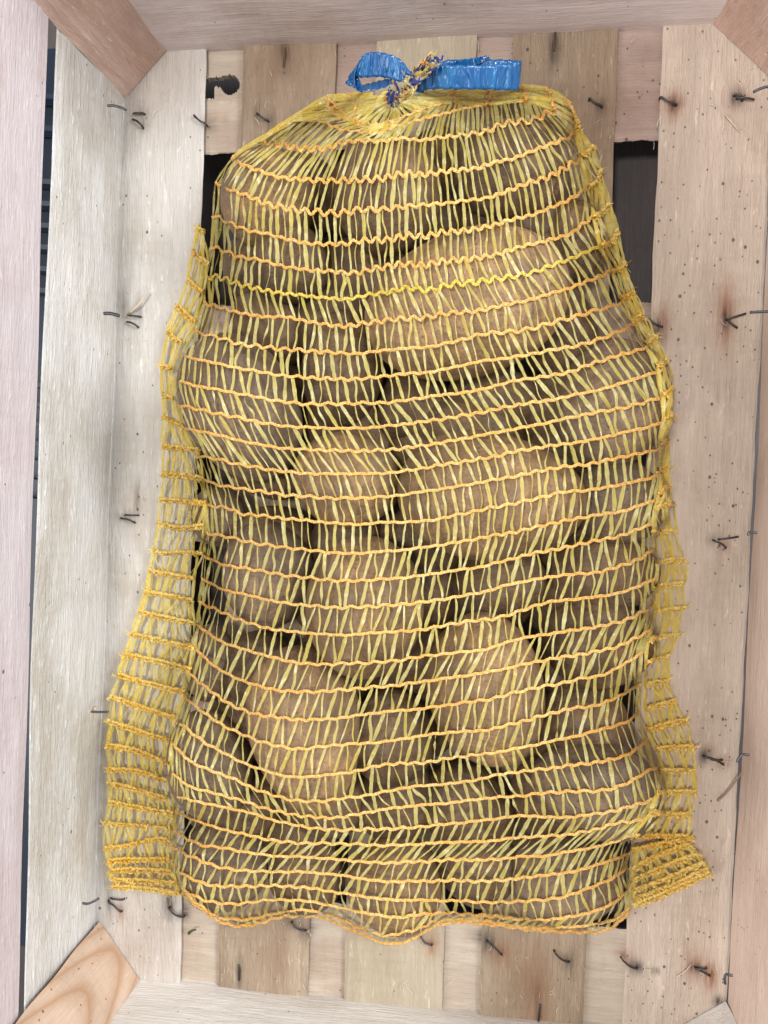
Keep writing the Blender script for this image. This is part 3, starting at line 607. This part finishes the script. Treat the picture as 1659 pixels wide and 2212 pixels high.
RING1 = [(712, 212), (738, 240), (775, 262), (813, 270), (845, 262), (872, 251), (925, 231), (951, 223), (978, 202), (990, 190)]
RING0 = [(834, 208), (830, 216), (834, 224), (846, 228), (858, 224), (868, 214), (872, 202)]
RING1B = RING1[:-2]+[(985, 206), (1030, 201), (1080, 197), (1130, 195), (1180, 202)]

# ---- height of the net: a film stretched over the potatoes
GX0, GX1, GY0, GY1, GS = -.215, .165, -.325, .250, .002
gx = np.arange(GX0, GX1, GS); gy = np.arange(GY0, GY1, GS); GXX, GYY = np.meshgrid(gx, gy, indexing='ij')
obst = np.full(GXX.shape, .0045)
def add_obst(x, y, zc, ra, rb, rc, ct, st):
    dx = GXX-x; dy = GYY-y; p = (dx*ct+dy*st)/(ra*1.03); q = (-dx*st+dy*ct)/(rb*1.03); r2 = p*p+q*q
    z = zc+rc*1.04*np.sqrt(np.clip(1-r2, 0, 1)); obst[:] = np.where(r2 < 1, np.maximum(obst, z+.001), obst)
for e in ELL: add_obst(*e)
kx, ky = un(848, 214, .040); add_obst(float(kx), float(ky), .016, .024, .017, .028, 1, 0)
kx, ky = un(1130, 245, .03); add_obst(float(kx), float(ky), .012, .028, .016, .020, 1, 0)
left_edge = [r[0] for r in BODY]; right_edge = [r[-1] for r in BODY]
outline = [(822, 168), (640, 240), (556, 300)]+left_edge+BODY[-1][1:-1][::1]+right_edge[::-1]+[(1250, 245), (1190, 200), (1130, 186), (1050, 182), (930, 178)]
op = np.array([[float(c) for c in un(u, v, .022)] for u, v in outline])
def inside(px, py, poly):
    r = np.zeros(px.shape, bool); j = len(poly)-1
    for i in range(len(poly)):
        xi, yi = poly[i]; xj, yj = poly[j]
        c = ((yi > py) != (yj > py)) & (px < (xj-xi)*(py-yi)/(yj-yi+1e-12)+xi); r ^= c; j = i
    return r
cen = op.mean(0); op2 = cen+(op-cen)*1.004
ins = inside(GXX, GYY, op2)
hf = obst.copy(); hf[~ins] = np.maximum(.0045, obst[~ins]*(obst[~ins] > .006))
mx = hf.copy()
for it in range(1400):
    av = mx.copy(); av[1:-1, 1:-1] = .25*(mx[2:, 1:-1]+mx[:-2, 1:-1]+mx[1:-1, 2:]+mx[1:-1, :-2])
    mx = np.where(ins, np.maximum(obst, av), hf)
def smooth(a, k):
    for _ in range(k):
        b = a.copy(); b[1:-1, 1:-1] = (a[1:-1, 1:-1]*2+a[2:, 1:-1]+a[:-2, 1:-1]+a[1:-1, 2:]+a[1:-1, :-2])/6; a = b
    return a
hf = np.maximum(smooth(mx, 3), mx-.0008)
gyx, gyy = np.gradient(hf, GS)
def samp(G, x, y):
    fx = np.clip((x-GX0)/GS, 0, G.shape[0]-1.001); fy = np.clip((y-GY0)/GS, 0, G.shape[1]-1.001)
    i = fx.astype(int); j = fy.astype(int); a = fx-i; b = fy-j
    return G[i, j]*(1-a)*(1-b)+G[i+1, j]*a*(1-b)+G[i, j+1]*(1-a)*b+G[i+1, j+1]*a*b
def drape(uv, lift=.0008):
    """frame positions -> points on the stretched film, by marching down the line of sight"""
    uv = np.asarray(uv, float); u = uv[..., 0]; v = uv[..., 1]
    zlo = np.full(u.shape, .003); done = np.zeros(u.shape, bool); zprev = np.full(u.shape, .13)
    for z in np.arange(.130, .0015, -.0010):
        x, y = un(u, v, z); hit = (~done) & (samp(hf, x, y) >= z)
        zlo = np.where(hit, z, zlo); done |= hit
    zz = zlo.copy(); a = zlo.copy(); b = np.where(done, zlo+.001, zlo)
    for _ in range(6):
        m = (a+b)/2; x, y = un(u, v, m); h = samp(hf, x, y) >= m; a = np.where(h, m, a); b = np.where(h, b, m)
    z = (a+b)/2+lift; x, y = un(u, v, z)
    return np.stack([x, y, z], -1)
VIEW = np.array([0., 0., HC])
def normal_at(P):
    nx = -samp(gyx, P[..., 0], P[..., 1]); ny = -samp(gyy, P[..., 0], P[..., 1])
    n = np.stack([nx, ny, np.ones_like(nx)], -1); n /= np.linalg.norm(n, axis=-1, keepdims=True)
    vd = VIEW-P; vd /= np.linalg.norm(vd, axis=-1, keepdims=True)
    n = n+vd*.8; return n/np.linalg.norm(n, axis=-1, keepdims=True)

class Net:
    def __init__(s): s.V = []; s.F = []; s.M = []; s.c = 0
    def add(s, V, F, m): s.V.append(V.reshape(-1, 3)); s.F += (np.asarray(F)+s.c).tolist(); s.M += [m]*len(F); s.c += V.reshape(-1, 3).shape[0]
    def build(s, name, mats, parent, loc=(0, 0, 0)):
        return link(name, np.vstack(s.V), s.F, mats, parent, s.M, True, loc=loc)
def strip_faces(n, w):
    return [(i*w+k, i*w+k+1, (i+1)*w+k+1, (i+1)*w+k) for i in range(n-1) for k in range(w-1)]
SF = {n: strip_faces(n, 3) for n in (6, 7, 8, 9, 10, 12, 14, 16)}
def ribbon_on(net, P, w, twist, mat, cup=.12):
    """P (n,3), w (n) metres, twist (n) radians"""
    n = len(P); T = np.gradient(P, axis=0); T /= np.linalg.norm(T, axis=1, keepdims=True)+1e-12
    N = normal_at(P); S = np.cross(T, N); S /= np.linalg.norm(S, axis=1, keepdims=True)+1e-12; N2 = np.cross(S, T)
    D = S*np.cos(twist)[:, None]+N2*np.sin(twist)[:, None]; E = -S*np.sin(twist)[:, None]+N2*np.cos(twist)[:, None]
    h = (w/2)[:, None]
    V = np.stack([P-D*h, P+E*h*cup*2, P+D*h], 1)
    net.add(V, SF[n] if n in SF else strip_faces(n, 3), mat)
def tapes(net, ca, cb, nodes, lean_fn, mat, width=(5.0, 8.5), n=9, lift=.0008, wavy=1.0, skip=0.0, jit=.08, over=0.0, rnd=rng):
    """flat film tapes between two cords ca, cb; nodes = positions 0..1"""
    K = len(nodes)-1; allP = []; meta = []
    for k in range(K+1):
        if rnd.random() < skip: continue
        lean = lean_fn(k)
        a = np.interp(k-lean/2+rnd.normal()*jit, np.arange(K+1), nodes); b = np.interp(k+lean/2+rnd.normal()*jit, np.arange(K+1), nodes)
        pa = ca(a); pb = cb(b); t = np.linspace(0, 1, n)
        d = pb-pa; L = np.linalg.norm(d)+1e-6; perp = np.array([-d[1], d[0]])/L
        odd = k % 2
        amp = (rnd.normal()*.7+(rnd.normal()*2.2 if odd else 0))*wavy*min(1, L/50); amp2 = rnd.normal()*(1.6 if odd else .4)*wavy*min(1, L/50); amp3 = rnd.normal()*(.7 if odd else .3)*wavy
        off = amp*np.sin(math.pi*t)+amp2*np.sin(2*math.pi*t)+amp3*np.sin(3*math.pi*t+rnd.uniform(0, 3))*np.sin(math.pi*t)
        P = pa+d*t[:, None]+perp*off[:, None]
        allP.append(P)
        w = rnd.uniform(*width)*(1.0 if not odd else rnd.uniform(.45, 1.0))
        if rnd.random() < .10: w *= .5
        tw0 = rnd.normal()*.25; tw = tw0+rnd.normal()*(.75 if odd else .28)*np.sin(math.pi*t*rnd.uniform(.6, 1.4)+rnd.uniform(0, 2))
        wt = 1.10*w*(.66+.34*np.clip(np.sin(math.pi*t), 0, 1)**.45)*(1+.13*np.sin(t*rnd.uniform(8, 16)+rnd.uniform(0, 6)))
        meta.append((wt, tw))
    if not allP: return
    D = drape(np.array(allP), lift)
    for P, (wt, tw) in zip(D, meta):
        P = P.copy(); dz = rnd.normal()*.0004; P[:, 2] += dz+.0004*np.sin(np.linspace(0, math.pi, len(P)))
        # tame jumps where the line of sight grazes a steep flank
        P[1:-1] = .5*P[1:-1]+.25*(P[2:]+P[:-2])
        k = (HC-P[:, 2])/FL
        ribbon_on(net, P, wt*k, tw, mat)
def braid(net, cv, mat, zig=0.0, period=26.0, r=2.1, amp=1.9, strands=3, step=2.6, lift=.0014, rough=0.0, pitch=12.0, t0=0.0, t1=1.0, rnd=rng):
    n = max(6, int(cv.L*(t1-t0)/step)); t = np.linspace(t0, t1, n); s_ = t*cv.L
    P = cv(t); T = np.gradient(P, axis=0); T /= np.linalg.norm(T, axis=1, keepdims=True)+1e-9; Nn = np.stack([-T[:, 1], T[:, 0]], 1)
    ph = rnd.uniform(0, 6); per = period*(1+.10*np.sin(s_/170+ph))
    tri = lambda x: 2/math.pi*np.arcsin(np.sin(x))
    env = .65+.35*np.sin(s_/95+ph*2)
    phi = 2*math.pi*np.cumsum(np.r_[0, np.diff(s_)]/per)
    zz = zig*env*tri(phi+ph)+ .7*np.sin(s_/31+ph)+.5*np.sin(s_/13+2*ph)
    base = P+Nn*zz[:, None]
    B = drape(base, lift)
    B[1:-1] = .5*B[1:-1]+.25*(B[2:]+B[:-2])
    k = (HC-B[:, 2])/FL
    T3 = np.gradient(B, axis=0); T3 /= np.linalg.norm(T3, axis=1, keepdims=True)+1e-12; N3 = normal_at(B); S3 = np.cross(T3, N3); S3 /= np.linalg.norm(S3, axis=1, keepdims=True)+1e-12; N3 = np.cross(S3, T3)
    m = 5; ang = np.arange(m)*2*math.pi/m
    for j in range(strands):
        a = 2*math.pi*s_/pitch+2*math.pi*j/strands+.5*np.sin(s_/19+j)
        lat = amp*np.sin(a)+rough*rnd.normal(size=n)*.6; up = .75*amp*np.cos(2*a+j)*.5+rough*rnd.normal(size=n)*.5
        rr = r*(1+.22*np.sin(a*1.0+1.3+j))*(1+rough*.12*rnd.normal(size=n))
        Cc = B+S3*(lat*k)[:, None]+N3*(up*k)[:, None]
        ring = Cc[:, None, :]+(S3[:, None, :]*(np.cos(ang)[None, :, None])+N3[:, None, :]*(.62*np.sin(ang)[None, :, None]))*(rr*k)[:, None, None]
        idx = np.arange(n*m).reshape(n, m)
        F = np.stack([idx[:-1], np.roll(idx, -1, 1)[:-1], np.roll(idx, -1, 1)[1:], idx[1:]], -1).reshape(-1, 4)
        net.add(ring, F, mat)
def make_nodes(K, el=.45, er=.45, wl=.10, wr=.10):
    s_ = (np.arange(K)+.5)/K
    w = np.minimum(el+(1-el)*np.clip(s_/wl, 0, 1), er+(1-er)*np.clip((1-s_)/wr, 0, 1))
    c = np.r_[0, np.cumsum(w)]; return c/c[-1]

sack = empty('net_sack', (-.03, -.03, .0), 'yellow knitted net sack full of potatoes, tied with a blue ribbon bow', 'sack')
net = Net(); NODES = make_nodes(59, .26, .34, .12, .10)
curves = [Curve2(r) for r in BODY]
def lean_for(y):
    def f(k):
        odd = k % 2
        pts = [(300, -.15, .3), (450, -.2, .35), (560, .45, -.15), (700, .85, .15), (900, 1.05, .35), (1000, 1.0, .3), (1080, .55, -.1), (1150, -.25, .35), (1250, -.7, .3), (1400, -.8, .2), (1560, -.6, .35), (1650, -.35, .5), (1740, -.3, .7), (1780, -.2, .6), (1815, -.95, -.3), (1900, -1.2, -.35), (1980, -.8, .1), (2050, -.4, .3)]
        ys = [p[0] for p in pts]; return np.interp(y, ys, [p[1+odd] for p in pts])+rng.normal()*.09
    return f
for i in range(len(curves)-1):
    ym = (curves[i](.5)[1]+curves[i+1](.5)[1])/2
    last = i >= len(curves)-2
    tapes(net, curves[i], curves[i+1], NODES, lean_for(ym), 0, width=((5.0, 8.6) if ym > 330 else (5.5, 9.5)), wavy=(1.0 if ym < 1500 else .8))
for i, c in enumerate(curves):
    y = c(.5)[1]; zig = np.interp(y, [300, 600, 700, 800, 2100], [9.0, 8.5, 6.0, 3.2, 2.6])
    braid(net, c, 2 if i == 5 else 1, zig=zig, period=26 if y < 700 else 34, r=1.6, amp=2.4, rough=.30, pitch=14)
# flank tapes over the far shoulder and into the gathered neck
cA = curves[0]; cP = Curve2(APRIME); c1 = Curve2(RING1); c1b = Curve2(RING1B); c0 = Curve2(RING0)
n2 = make_nodes(58, .8, .8)
tapes(net, cP, cA, n2, lambda k: rng.normal()*.3, 0, width=(6, 10), n=8, wavy=.7)
tapes(net, c1b, cP, make_nodes(46, .8, .9), lambda k: rng.normal()*.4, 3, width=(6, 9.5), n=8, lift=.0016)
tapes(net, c0, c1, make_nodes(34, .9, .9), lambda k: rng.normal()*.8, 3, width=(5, 9), n=9, lift=.0035)
tapes(net, c0, c1, make_nodes(20, .9, .9), lambda k: rng.normal()*.8, 0, width=(5, 8), n=9, lift=.0055)
braid(net, cP, 1, zig=3.0, period=24, r=1.9, rough=.5); braid(net, c1, 1, zig=3, period=20, r=1.8, rough=1.0, lift=.004)
braid(net, c0, 1, zig=2, period=14, r=2.2, rough=1.2, lift=.004)
# the right shoulder: short cords across, tapes running along
SH = [[(984, 188), (986, 205), (978, 222)], [(1052, 186), (1058, 205), (1050, 226)], [(1127, 185), (1133, 203), (1136, 218)], [(1183, 190), (1192, 212), (1199, 238)], [(1218, 212), (1237, 235), (1247, 268)]]
cs = [Curve2(p) for p in SH]; pre = Curve2([(905, 200), (908, 212), (905, 226)])
for a, b in zip([pre]+cs[:-1], cs):
    for _ in range(2): tapes(net, a, b, make_nodes(8-2*_, 1, 1), lambda k: rng.normal()*1.0, 3 if _ else 0, width=(5, 9), n=9, lift=.0015+.0015*_)
for c in cs: braid(net, c, 1, zig=3, period=16, r=2.2, rough=1.2, lift=.004)
# left shoulder
SL = [[(752, 204), (768, 226), (764, 247), (776, 272)], [(706, 208), (712, 232), (738, 258)], [(652, 240), (640, 252), (634, 262)], [(588, 284), (575, 292), (560, 305)], [(520, 325), (510, 334), (500, 343)]]
cl = [Curve2(p) for p in SL]; pre = Curve2([(806, 200), (806, 212), (812, 232)])
for q, (a, b) in enumerate(zip([pre]+cl[:-1], cl)):
    for _ in range(2): tapes(net, a, b, make_nodes([10, 9, 7, 6, 6][q]-2*_, 1, 1), lambda k: rng.normal()*1.0, 3 if _ else 0, width=(5, 9), n=9, lift=.0015+.0012*_)
for c in cl[:2]: braid(net, c, 1, zig=4, period=18, r=2.3, rough=1.3, lift=.004)
for c in cl[2:]: braid(net, c, 1, zig=2, period=18, r=2.0, rough=.8, lift=.002)
front = net.build('netting', [TAPE, CORD, CORD_YEL, TAPE_FLAP], sack)
front['label'] = 'net of yellow film tapes held by wavy orange yellow cords'

def flap(name, rows, dens, label, thick=None, widths=(5, 9), extra_w=1.0, hem_from=None, fray_dir=0, seed=1):
    r_ = np.random.default_rng(seed); nt = Net(); cv = [Curve2(r) for r in rows]
    for i in range(len(cv)-1):
        L = (cv[i].L+cv[i+1].L)/2; K = max(3, int(L/dens))
        for layer in range(2):
            tapes(nt, cv[i], cv[i+1], make_nodes(max(3, int(K*(1-.45*layer))), 1, 1), lambda k: r_.normal()*.45, 0, width=widths, n=8, lift=.0012+.0018*layer, wavy=1.2, jit=.25, rnd=r_)
    for i, c in enumerate(cv):
        hem = hem_from is not None and i >= hem_from
        for layer in range(2):
            off = Curve2(c.p[::6]+np.array([r_.normal()*1.5, -4.2*layer+r_.normal()*.8])) if len(c.p) > 12 else c
            braid(nt, off, 1, zig=1.6, period=15, r=2.5*extra_w, amp=2.1, rough=1.5, lift=.0022+.0016*layer, pitch=10, rnd=r_)
        # little loose loops standing out of the knots
        m = int(c.L/3.5)
        for _ in range(m):
            t = r_.uniform(0, 1); p = c(t); a = r_.uniform(0, 6.28); l = r_.uniform(3, 11)
            q = p+np.array([math.cos(a), math.sin(a)*.7])*l
            pts = catmull([p, (p+q)/2+r_.normal(size=2)*2, q], 4); pts = pts[:9] if len(pts) >= 9 else pts
            P = drape(pts, .004+.001*r_.random()); P[:, 2] += .0012*np.sin(np.linspace(0, 3.1, len(P)))
            ribbon_on(nt, P, np.full(len(P), r_.uniform(2, 4)*2.6e-4), r_.normal()*1.0+np.linspace(0, r_.normal(), len(P)), 1)
        # frayed ends
        if fray_dir and r_.random() < .75:
            p = c(0 if fray_dir < 0 else 1)
            for _ in range(r_.integers(2, 6)):
                q = p+np.array([fray_dir*r_.uniform(4, 16), r_.normal()*9]); P = drape(catmull([p, (p+q)/2+r_.normal(size=2)*3, q], 4), .004)
                ribbon_on(nt, P, np.linspace(1, .3, len(P))*r_.uniform(2, 4)*2.6e-4, r_.normal()*1.0+np.zeros(len(P)), r_.integers(0, 2))
    o = nt.build(name, [TAPE_FLAP, CORD_FLAP], sack); o['label'] = label
    return o
LF = [[(428, 490), (440, 505)], [(416, 545), (432, 560), (450, 572)], [(406, 606), (420, 622), (438, 634)], [(384, 662), (402, 682), (420, 698)], [(361, 716), (374, 730), (393, 744)], [(348, 792), (372, 800)], [(352, 854), (375, 864)],
      [(354, 902), (374, 914), (396, 924)], [(350, 967), (390, 970), (430, 976)], [(352, 1025), (395, 1029), (440, 1036)], [(344, 1080), (395, 1085), (445, 1089)], [(340, 1131), (380, 1143), (440, 1139)],
      [(332, 1186), (350, 1196), (395, 1193), (440, 1197)], [(322, 1233), (360, 1243), (420, 1252)], [(315, 1281), (355, 1288), (420, 1299)], [(300, 1323), (360, 1338), (420, 1349)], [(285, 1371), (350, 1386), (420, 1402)],
      [(270, 1416), (340, 1431), (410, 1449)], [(255, 1461), (330, 1481), (400, 1499)], [(240, 1506), (310, 1531), (380, 1552)], [(235, 1561), (300, 1581), (370, 1602)], [(232, 1611), (300, 1626), (365, 1653)],
      [(235, 1664), (300, 1669), (360, 1690)], [(232, 1694), (290, 1706), (360, 1727)], [(235, 1734), (300, 1746), (375, 1760)], [(227, 1779), (300, 1784), (370, 1792)], [(225, 1832), (260, 1831), (340, 1815), (362, 1824)],
      [(235, 1864), (300, 1859), (366, 1860)], [(240, 1884), (300, 1882), (370, 1885)], [(245, 1902), (300, 1906), (378, 1909)], [(243, 1918), (300, 1921), (388, 1934)]]
flap('side_flap', LF, 12, 'bright yellow loose edge of the net spread flat left of the potatoes', fray_dir=-1, hem_from=27, seed=11)
RF = [[(1240, 254), (1252, 280)], [(1251, 340), (1268, 333), (1282, 318)], [(1268, 408), (1290, 392), (1298, 366)], [(1282, 474), (1302, 460), (1316, 442)], [(1297, 533), (1322, 522), (1334, 497)], [(1319, 590), (1338, 584), (1351, 570)],
      [(1340, 645), (1356, 642), (1370, 632)], [(1366, 693), (1380, 690), (1392, 680)], [(1394, 744), (1408, 738), (1417, 727)], [(1420, 790), (1432, 785), (1442, 776)], [(1430, 856), (1442, 850), (1452, 840)], [(1432, 910), (1442, 905), (1450, 896)],
      [(1425, 958), (1436, 955), (1445, 950)], [(1424, 1019), (1436, 1014), (1443, 1010)], [(1424, 1066), (1435, 1058), (1445, 1049)], [(1412, 1100), (1436, 1094), (1456, 1091)], [(1413, 1152), (1440, 1150), (1462, 1150)],
      [(1418, 1218), (1450, 1212), (1479, 1211)], [(1418, 1271), (1450, 1264), (1478, 1262)], [(1415, 1324), (1450, 1318), (1480, 1315)], [(1400, 1385), (1435, 1376), (1467, 1373)], [(1394, 1433), (1420, 1424), (1446, 1416)],
      [(1393, 1481), (1418, 1476), (1443, 1477)], [(1393, 1533), (1425, 1524), (1458, 1516)], [(1398, 1580), (1440, 1567), (1482, 1559)], [(1416, 1620), (1458, 1616), (1498, 1615)], [(1424, 1667), (1462, 1666), (1500, 1666)],
      [(1420, 1715), (1462, 1713), (1500, 1714)], [(1402, 1759), (1450, 1760), (1490, 1762)], [(1364, 1810), (1425, 1808), (1486, 1809)]]
flap('side_flap', RF, 12, 'amber edge of the net along the right side of the potatoes', fray_dir=1, seed=12)
RH = [[(1364, 1838), (1420, 1826), (1496, 1812)], [(1366, 1880), (1426, 1848), (1492, 1826)], [(1368, 1904), (1430, 1876), (1508, 1846)], [(1371, 1924), (1440, 1900), (1520, 1866)], [(1371, 1943), (1446, 1916), (1528, 1880)], [(1368, 1960), (1440, 1932), (1534, 1888)]]
flap('hem_corner', RH, 11, 'orange hem corner of the net folded out at the near right', extra_w=1.15, fray_dir=1, seed=13)

# ---- blue ribbon
def ribbon(name, pts, widths, mat, parent, label=None, flatten=None, crinkle=.0009, seed=0, n=12, thick=.0003):
    """pts: (u, v, z, wu, wv, wz): centre in frame units and height, width vector in metres"""
    P = np.array([list(un3(p[0], p[1], p[2])) for p in pts]); Wv = np.array([p[3:6] for p in pts], float)
    P = catmull(P, n); Wv = catmull(Wv, n); r_ = np.random.default_rng(seed); m = 9; V = []
    for i in range(len(P)):
        for k in range(m):
            s_ = k/(m-1)-.5
            V.append(P[i]+Wv[i]*s_+np.array([0, 0, 1])*crinkle*(math.sin(i*1.3+k*.35+seed)*.5+math.sin(i*2.9+k*.2)*.3))
    o = link(name, np.array(V), strip_faces(len(P), m), mat, parent, smooth=True, loc=tuple(P.mean(0)))
    md = o.modifiers.new('thickness', 'SOLIDIFY'); md.thickness = thick
    if label: o['label'] = label
    return o
bow = [  # right loop
 (893, 176, .046, 0, .009, .004), (935, 168, .050, 0, .0085, .006), (1000, 167, .052, 0, .0088, .006), (1070, 167, .051, 0, .009, .006), (1115, 164, .047, 0, .0112, .006), (1123, 161, .042, .0006, .0112, .003), (1112, 156, .038, 0, .0100, .004), (1060, 153, .037, 0, .0095, .004), (960, 155, .040, 0, .009, .004), (900, 180, .042, 0, .006, .002)]
ribbon('ribbon_loop', bow, None, BLUE, sack, 'long flattened blue ribbon loop pointing right', seed=1)
loopl = [(892, 172, .047, 0, .003, .002), (862, 152, .047, .001, .009, .004), (822, 140, .046, .001, .0092, .006), (785, 142, .043, .003, .009, .006), (765, 150, .040, .006, .003, .006), (761, 172, .037, .004, -.001, .008), (770, 190, .036, .002, -.005, .006), (795, 187, .037, -.001, -.0065, .006), (830, 180, .040, 0, -.006, .004), (872, 166, .044, 0, -.002, .004)]
ribbon('ribbon_loop', loopl, None, BLUE, sack, 'open blue ribbon loop on the left', seed=2)
ribbon('ribbon_tail', [(868, 165, .045, 0, .003, .002), (835, 156, .045, 0, .0022, .003), (806, 146, .042, .001, .002, .003), (778, 158, .038, .004, .002, .001), (760, 170, .036, .007, .004, 0), (772, 182, .036, .003, .003, .002), (785, 197, .034, .001, .001, .001)], None, BLUE, sack, 'narrow twisted blue ribbon end inside the left loop', seed=3)
ribbon('ribbon_tail', [(985, 138, .044, 0, .0025, .002), (1020, 134, .042, 0, .003, .002), (1042, 129, .040, 0, .0026, .001), (1057, 124, .040, 0, .0008, 0)], None, BLUE, sack, 'pointed blue ribbon end behind the right loop', seed=4)
ribbon('tie_band', [(806, 226, .044, 0, .003, .002), (816, 240, .047, 0, .0028, .002), (842, 246, .049, 0, .0028, .002), (868, 240, .048, 0, .0028, .002), (892, 216, .047, .001, .003, .002), (915, 196, .043, .001, .004, .002)], None, BLUE, sack, seed=5)
# tuft of printed film and net above the knot
tf = Net(); r_ = np.random.default_rng(5)
for q in range(150):
    t = r_.uniform(0, 1)**1.15; c0_ = np.array([838+88*t, 236-98*t]); w_ = 25*(1-.62*t)
    p = c0_+np.array([r_.normal()*w_*.45, r_.normal()*w_*.35]); L = r_.uniform(14, 34); a = math.radians(-50+r_.normal()*26)
    qd = p+np.array([math.cos(a), math.sin(a)])*L
    z0 = .050+.008*r_.random()
    X0 = np.array([list(un3(*p, z0))]); X1 = np.array([list(un3(*qd, z0+.004*r_.normal()+.003))]); tt = np.linspace(0, 1, 8)[:, None]
    P = X0+(X1-X0)*tt+np.sin(tt*math.pi*r_.uniform(.8, 2))*np.array([r_.normal(), r_.normal(), r_.normal()])*.0009
    mat_i = r_.choice([0, 1, 2, 3], p=[.26, .12, .40, .22])
    ribbon_on(tf, P, np.full(8, r_.uniform(4, 9)*2.4e-4)*(1-.4*np.linspace(0, 1, 8)), r_.normal()*1.2+np.linspace(0, r_.normal()*1.5, 8), int(mat_i))
CREAM = tape_mat('cream printed film', (.70, .60, .25), (.75, .68, .42), .05)
o = tf.build('net_tuft', [TAPE_FLAP, CORD, NAVY, CREAM], sack); o['label'] = 'frayed tuft of yellow and navy film sticking up through the knot'

# ------------------------------------------------------------------ loose bits on the boards
STRAW = mat_simple('dry wood splinter', (.60, .50, .38), .7, 0, .3); LEAF = mat_simple('dry dark leaf', (.06, .065, .035), .7, 0, .4)
def splinter(pts, r, label, mat=STRAW, name='wood_splinter', cat='splinter'):
    P = catmull([tuple(un3(u, v, .0012+z)) for u, v, z in pts], 5); V, F = tube(P, r, 6, True)
    tag(link(name, V, F, mat, None, smooth=True, loc=tuple(P[0])), label, cat)
splinter([(280, 676, 0), (298, 660, .003), (320, 632, .002)], .0010, 'pale wood splinter beside the staples near the left wall')
splinter([(1566, 247, 0), (1582, 266, .001), (1598, 286, 0)], .0005, 'thin straw coloured splinter on the far right slat')
splinter([(1550, 1730, .001), (1570, 1712, .004), (1596, 1678, .006), (1604, 1662, .006)], .0007, 'brown splinter leaning against the right wall near the corner flap', mat_simple('brown splinter', (.30, .19, .13), .7, 0, .3))
splinter([(205, 1528, .012), (204, 1548, .010), (208, 1580, .004)], .0011, 'white wood splinter at the foot of the left wall')
splinter([(1462, 2110, 0), (1480, 2098, .001), (1494, 2082, .001)], .0004, 'hair thin splinter between the two near right staples')
splinter([(408, 2016, 0), (414, 2011, .001), (424, 2008, .0)], .0011, 'tiny dark leaf scrap on the near left cross board', LEAF, 'leaf_scrap', 'leaf')
